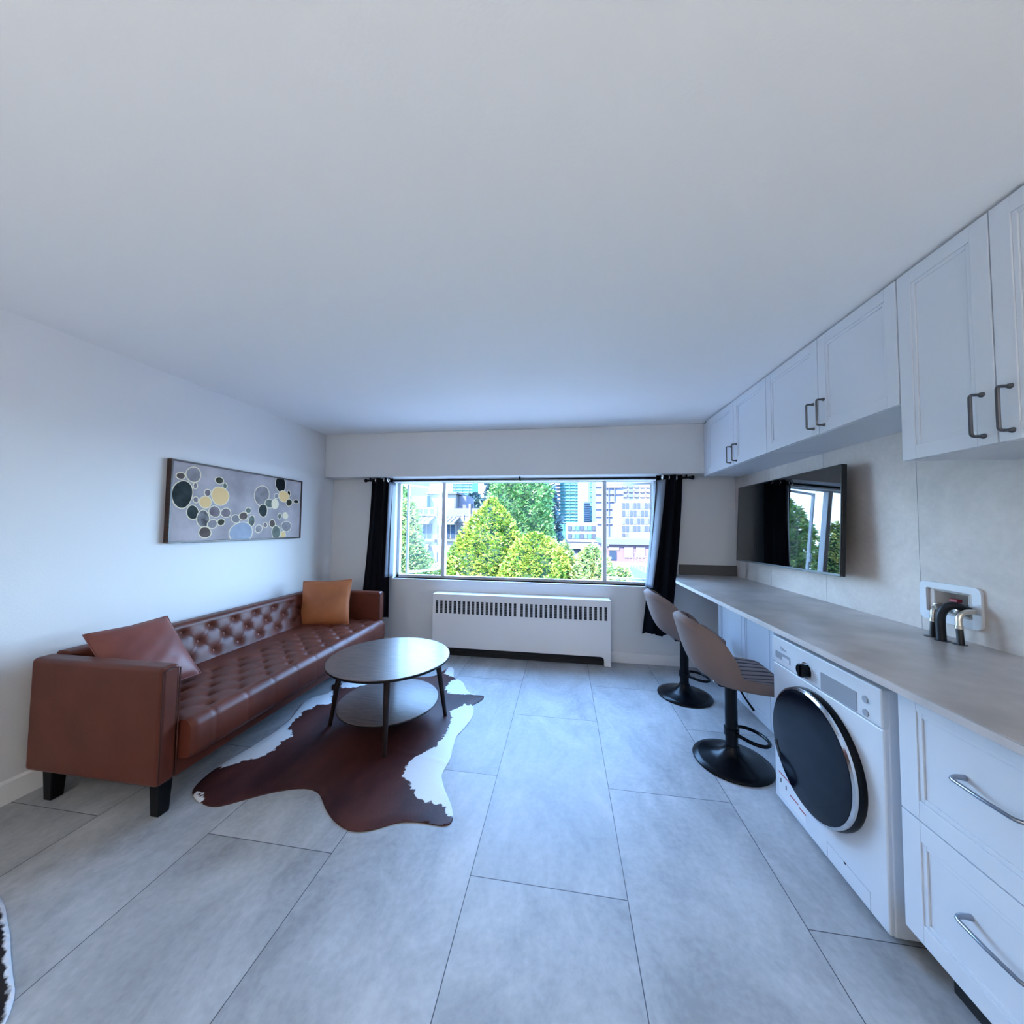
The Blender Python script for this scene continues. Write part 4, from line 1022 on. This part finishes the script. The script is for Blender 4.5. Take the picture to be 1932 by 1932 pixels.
# townhouse at the left
Yh = 20
t = bld('townhouse', 'cream stepped townhouse seen through the left casement', 820, 1000, Yh)
pbox('wall', t, Yh, 778, 975, 905, 1130, 5, B_CREAM, GZ)
pbox('upper_wall', t, Yh + 1.5, 806, 931, 860, 975, 3, B_WHITE); pbox('roof', t, Yh + 1.2, 803, 928, 862, 932, 3.6, B_GREY)
pbox('side_roof_wall', t, Yh + 2.0, 860, 936, 880, 975, 2, B_LILAC); pbox('doorway', t, Yh + 1.45, 856, 940, 860, 958, .1, B_GREY)
pbox('roof_garden', t, Yh + 1.0, 776, 935, 806, 960, 1.2, B_SAGE)
for u in (777, 788, 799, 810): pbox('parapet_window', t, Yh - .05, u, 960, u + 9, 970, .1, B_WING)
pbox('parapet', t, Yh - .03, 774, 957, 824, 972, .3, B_WHITE); pbox('ledge', t, Yh - .2, 788, 970, 824, 973, .3, B_GREY)
pbox('parapet', t, Yh - .03, 838, 959, 905, 974, .3, B_LILAC)
awning('skylight_roof', t, Yh, 782, 974, 822, 986, .8, B_SKY); awning('skylight_roof', t, Yh, 838, 976, 868, 987, .8, B_SKY)
for (u0, v0, u1, v1, n) in ((782, 988, 815, 1016, 3), (824, 990, 832, 1016, 1), (839, 990, 859, 1015, 2)):
    o = pbox('window', t, Yh - .06, u0 - 1, v0 - 1.5, u1 + 1, v1 + 1, .2, B_WHITE); W = (u1 - u0) / n
    for k in range(n): pbox('pane', o, Yh - .1, u0 + k * W + .7, v0, u0 + (k + 1) * W - .7, v1, .1, B_WINB)
pbox('ledge', t, Yh - .3, 779, 1018, 820, 1021, .4, B_GREY); pbox('ledge', t, Yh - .3, 824, 1018, 860, 1021, .4, B_GREY)
awning('skylight_roof', t, Yh, 779, 1025, 812, 1040, .8, B_WHITE); 
for (u0, v0, u1, v1) in ((784, 1043, 806, 1075), (824, 1042, 832, 1070)):
    o = pbox('window', t, Yh - .06, u0 - 1, v0 - 1, u1 + 1, v1 + 1, .2, B_GREY); pbox('pane', o, Yh - .1, u0, v0, u1, v1, .1, B_WINB)
b = MB()
for k in range(11):
    a, c = at(860 + k * 2.2, 1030, Yh - .05), at(861.7 + k * 2.2, 985, Yh - .05); b.box(a.x, Yh - .05 - .06 * (k % 2), a.z, c.x, Yh + .05, c.z, B_SIDE)
b.build('siding', t); pbox('chimney', t, Yh - .1, 884, 950, 888, 986, .6, B_CREAM); pbox('vent', t, Yh - .1, 871, 970, 875, 984, .4, B_WHITE)
t = bld('apartment_block', 'pale red-trimmed apartment block at the far left edge of the window', 750, 930, 40)
pbox('wall', t, 40, 735, 880, 776, 960, 6, B_CREAM, GZ)
for v in (938, 947, 957): pbox('balcony', t, 39.6, 740, v, 775, v + 3, .6, B_BRICK)
# towers
def tower(label, u0, v0, u1, Y, mw, ms, vs, cols=0, mc=None, dep=12, name='tower'):
    t = bld(name, label, (u0 + u1) / 2, 960, Y); pbox('glazing', t, Y, u0, v0, u1, 1000, dep, mw, GZ)
    for v in vs: pbox('floor_slab', t, Y - .5, u0 - .5, v, u1 + .5, v + .8, .56, ms)
    for k in range(cols): 
        u = u0 + (u1 - u0) * (k + .5) / cols; pbox('column', t, Y - .4, u - .8, v0, u + .8, 1000, .5, mc or ms)
    return t
tower('turquoise condominium tower above the townhouse roof', 852, 880, 891, 150, B_TURQ, B_WHITE, [890 + 5.6 * k for k in range(9)], 3, B_WHITE)
t = tower('tall turquoise glass tower right of the tall conifer', 1048, 850, 1091, 110, B_TURQ, B_SKY, [884 + 6 * k for k in range(18)], 4, bm_('tower_mullion', (.36, .72, .82)))
pbox('stair_core', t, 108, 1037, 850, 1046, 1000, 8, B_WHITE, GZ); pbox('core_glazing', t, 107.5, 1046.5, 850, 1056, 960, 3, B_LILAC)
for k in range(10): pbox('balcony', t, 106.5, 1048, 905 + 7 * k, 1057, 907.4 + 7 * k, 2, B_WHITE)
tower('slim blue glass tower in the gap left of the mullion', 1102, 945, 1113, 140, B_BLUE, B_SKY, [950 + 4 * k for k in range(10)])
tower('pale turquoise slab tower behind the right mullion', 1113, 880, 1126, 150, B_TURQ, B_WHITE, [900 + 9 * k for k in range(10)])
t = tower('violet office tower behind the right casement', 1124, 850, 1176, 90, B_VIO, B_ROSE, [918 + 14 * k for k in range(6)], 0)
for u in (1148, 1159): pbox('pilaster', t, 89.4, u, 920, u + 1.2, 1020, .4, B_GREY)
pbox('roof_band', t, 89.3, 1142, 917, 1174, 920, .6, B_WHITE); pbox('blue_bay', t, 89.5, 1160, 955, 1171, 1020, .4, B_BLUE)
t = tower('rose residential tower at the top right of the window', 1172, 850, 1260, 120, B_ROSE, B_WHITE, [], 0)
for k in range(5):
    for j, m_ in enumerate((B_LILAC, B_BLUE, B_LILAC, B_WHITE, B_ROSE, B_LILAC)): pbox('window', t, 119.4, 1175 + j * 11, 905 + k * 9, 1183 + j * 11, 911 + k * 9, .5, m_)
# office with two bands
t = bld('office_block', 'low white office block with two ribbon windows left of the mullion', 1097, 1005, 60); pbox('wall', t, 60, 1069, 986, 1127, 1022, 8, B_WHITE); 
for v0, v1 in ((992, 1001), (1007, 1016)):
    for k in range(7): pbox('window', t, 59.8, 1071.5 + k * 7.6, v0, 1078 + k * 7.6, v1, .3, (B_WING, B_BLUE, B_TURQ)[k % 3])
pbox('base', t, 60.2, 1069, 1022, 1127, 1060, 7, B_LILAC, GZ)
t = bld('shop_row', 'lilac low shop row with pale awning under the white office block', 1105, 1040, 34); pbox('wall', t, 34, 1068, 1036, 1132, 1070, 4, B_LILAC, GZ); pbox('awning', t, 33.4, 1078, 1027, 1128, 1035, .8, B_SKY); pbox('door', t, 33.9, 1072, 1040, 1083, 1052, .2, B_WHITE)
# gridded block
t = bld('office_block', 'white gridded office block beside the right curtain', 1205, 980, 50); pbox('wall', t, 50, 1171, 944, 1262, 1028, 8, B_WHITE)
for r in range(5):
    for k in range(12 if r < 4 else 2):
        pbox('window', t, 49.85, 1174.3 + k * 7.15, 948.5 + r * 14.4, 1179.2 + k * 7.15, 960 + r * 14.4, .3, (B_WING, B_WING, B_LILAC)[(r + k) % 3])
pbox('annex', t, 49, 1187, 1005, 1262, 1024, .9, B_SKY)
t = bld('garage', 'pink brick garage with dark doorway below the gridded office block', 1190, 1040, 30); pbox('wall', t, 30, 1142, 1026, 1262, 1062, 6, B_PINK, GZ); pbox('roof', t, 29.6, 1138, 1019, 1266, 1027, 7, B_ROAD); pbox('door', t, 29.9, 1150, 1040, 1163, 1056, .2, B_WINB); pbox('door_lintel', t, 29.9, 1148, 1033, 1168, 1038, .2, B_ROSE)
for u in (1178, 1200): pbox('panel', t, 29.9, u, 1032, u + 17, 1052, .15, B_ROSE)
# parking terrace and ramp with railing
t = bld('parking_deck', 'white parking deck in front of the pink garage', 1175, 1065, 24, 'parking deck')
a = at(1150, 1062, 26); c = at(1205, 1075, 22); bx('slab', a.x, 22, GZ, c.x + 4, 27, a.z, B_WHITE, t)
t = bld('ramp', 'pale green ramp with railing at the right of the window', 1215, 1080, 20, 'ramp')
pa, pb = at(1188, 1068, 19), at(1262, 1100, 15.5); b = MB()
b.add([pa, pb, pb + Vector((0, 0, -.55)), pa + Vector((0, 0, -.55)), pa + Vector((2.5, 1.2, 0)), pb + Vector((2.5, 1.2, 0)), pb + Vector((2.5, 1.2, -.55)), pa + Vector((2.5, 1.2, -.55))], [(0, 1, 2, 3), (4, 7, 6, 5), (0, 4, 5, 1), (3, 2, 6, 7), (0, 3, 7, 4), (1, 5, 6, 2)], B_RAMP); b.build('deck', t)
b = MB()
for k in range(12):
    p = pa.lerp(pb, k / 11); b.tube([p, p + Vector((0, 0, .75))], .02, B_BRICK, 5)
for h in (.25, .5, .75): b.tube([pa + Vector((0, 0, h)), pb + Vector((0, 0, h))], .02, B_BRICK, 5)
b.build('railing', t)
for k in (.25, .75):
    p = pa.lerp(pb, k); bx('pillar', p.x, p.y + .3, GZ, p.x + .3, p.y + .6, p.z - .5, B_CONC, t)
o = bx('ground_1', -120, YB + .5, GZ - .2, 120, 260, GZ, mat('pale_paving', (.22, .225, .235), .8)); o.name = 'ground'; o['kind'] = 'structure'; o['label'] = 'street level ground outside'

# ================================================================== LIGHT
w = bpy.data.worlds.new('World'); SC.world = w; w.use_nodes = True
nt = w.node_tree; nt.nodes.clear()
t_ = NT(w); out = t_.n('ShaderNodeOutputWorld'); bg = t_.n('ShaderNodeBackground')
tc = t_.n('ShaderNodeTexCoord'); sp = t_.n('ShaderNodeSeparateXYZ'); t_.l(tc.outputs['Generated'], sp.inputs[0])
rp = t_.n('ShaderNodeValToRGB'); t_.l(sp.outputs['Z'], rp.inputs[0])
rp.color_ramp.elements[0].position = .0; rp.color_ramp.elements[0].color = (.48, .74, 1, 1)
rp.color_ramp.elements[1].position = .5; rp.color_ramp.elements[1].color = (.25, .51, 1, 1)
t_.l(rp.outputs[0], bg.inputs['Color']); bg.inputs['Strength'].default_value = 6.3
t_.l(bg.outputs[0], out.inputs[0])
sl = bpy.data.lights.new('sun', 'SUN'); sl.energy = 10.0; sl.angle = R(.6); sl.color = (1, .93, .74)
so = bpy.data.objects.new('sun', sl); COL.objects.link(so)
so.rotation_euler = Vector((.42, .78, -.62)).to_track_quat('-Z', 'Y').to_euler()
pl = bpy.data.lights.new('window_portal', 'AREA'); pl.shape = 'RECTANGLE'; pl.size = WX1 - WX0; pl.size_y = WZ1 - WZ0; pl.cycles.is_portal = True
po = bpy.data.objects.new('window_portal', pl); COL.objects.link(po); po.location = ((WX0 + WX1) / 2, YB + TH + .01, (WZ0 + WZ1) / 2); po.rotation_euler = (R(-90), 0, 0)

# ================================================================== CAMERA + VIEW
cd = bpy.data.cameras.new('camera'); cd.sensor_width = 36; cd.lens = 36 * CAMF / 1932; cd.clip_start = .02; cd.clip_end = 600
co = bpy.data.objects.new('camera', cd); COL.objects.link(co)
rt, fw, up = CM[0], CM[1], CM[2]
co.matrix_world = Matrix.Translation((0, 0, CAMH)) @ Matrix(((rt.x, up.x, -fw.x), (rt.y, up.y, -fw.y), (rt.z, up.z, -fw.z))).to_4x4()
SC.camera = co
vs = SC.view_settings; vs.view_transform = 'Standard'; vs.look = 'None'; vs.gamma = 1; vs.use_curve_mapping = False; vs.exposure = 2.0
cy = SC.cycles
cy.use_denoising = True; cy.max_bounces = 10; cy.diffuse_bounces = 6; cy.glossy_bounces = 4; cy.transparent_max_bounces = 16
cy.sample_clamp_indirect = 8; cy.caustics_reflective = False; cy.caustics_refractive = False
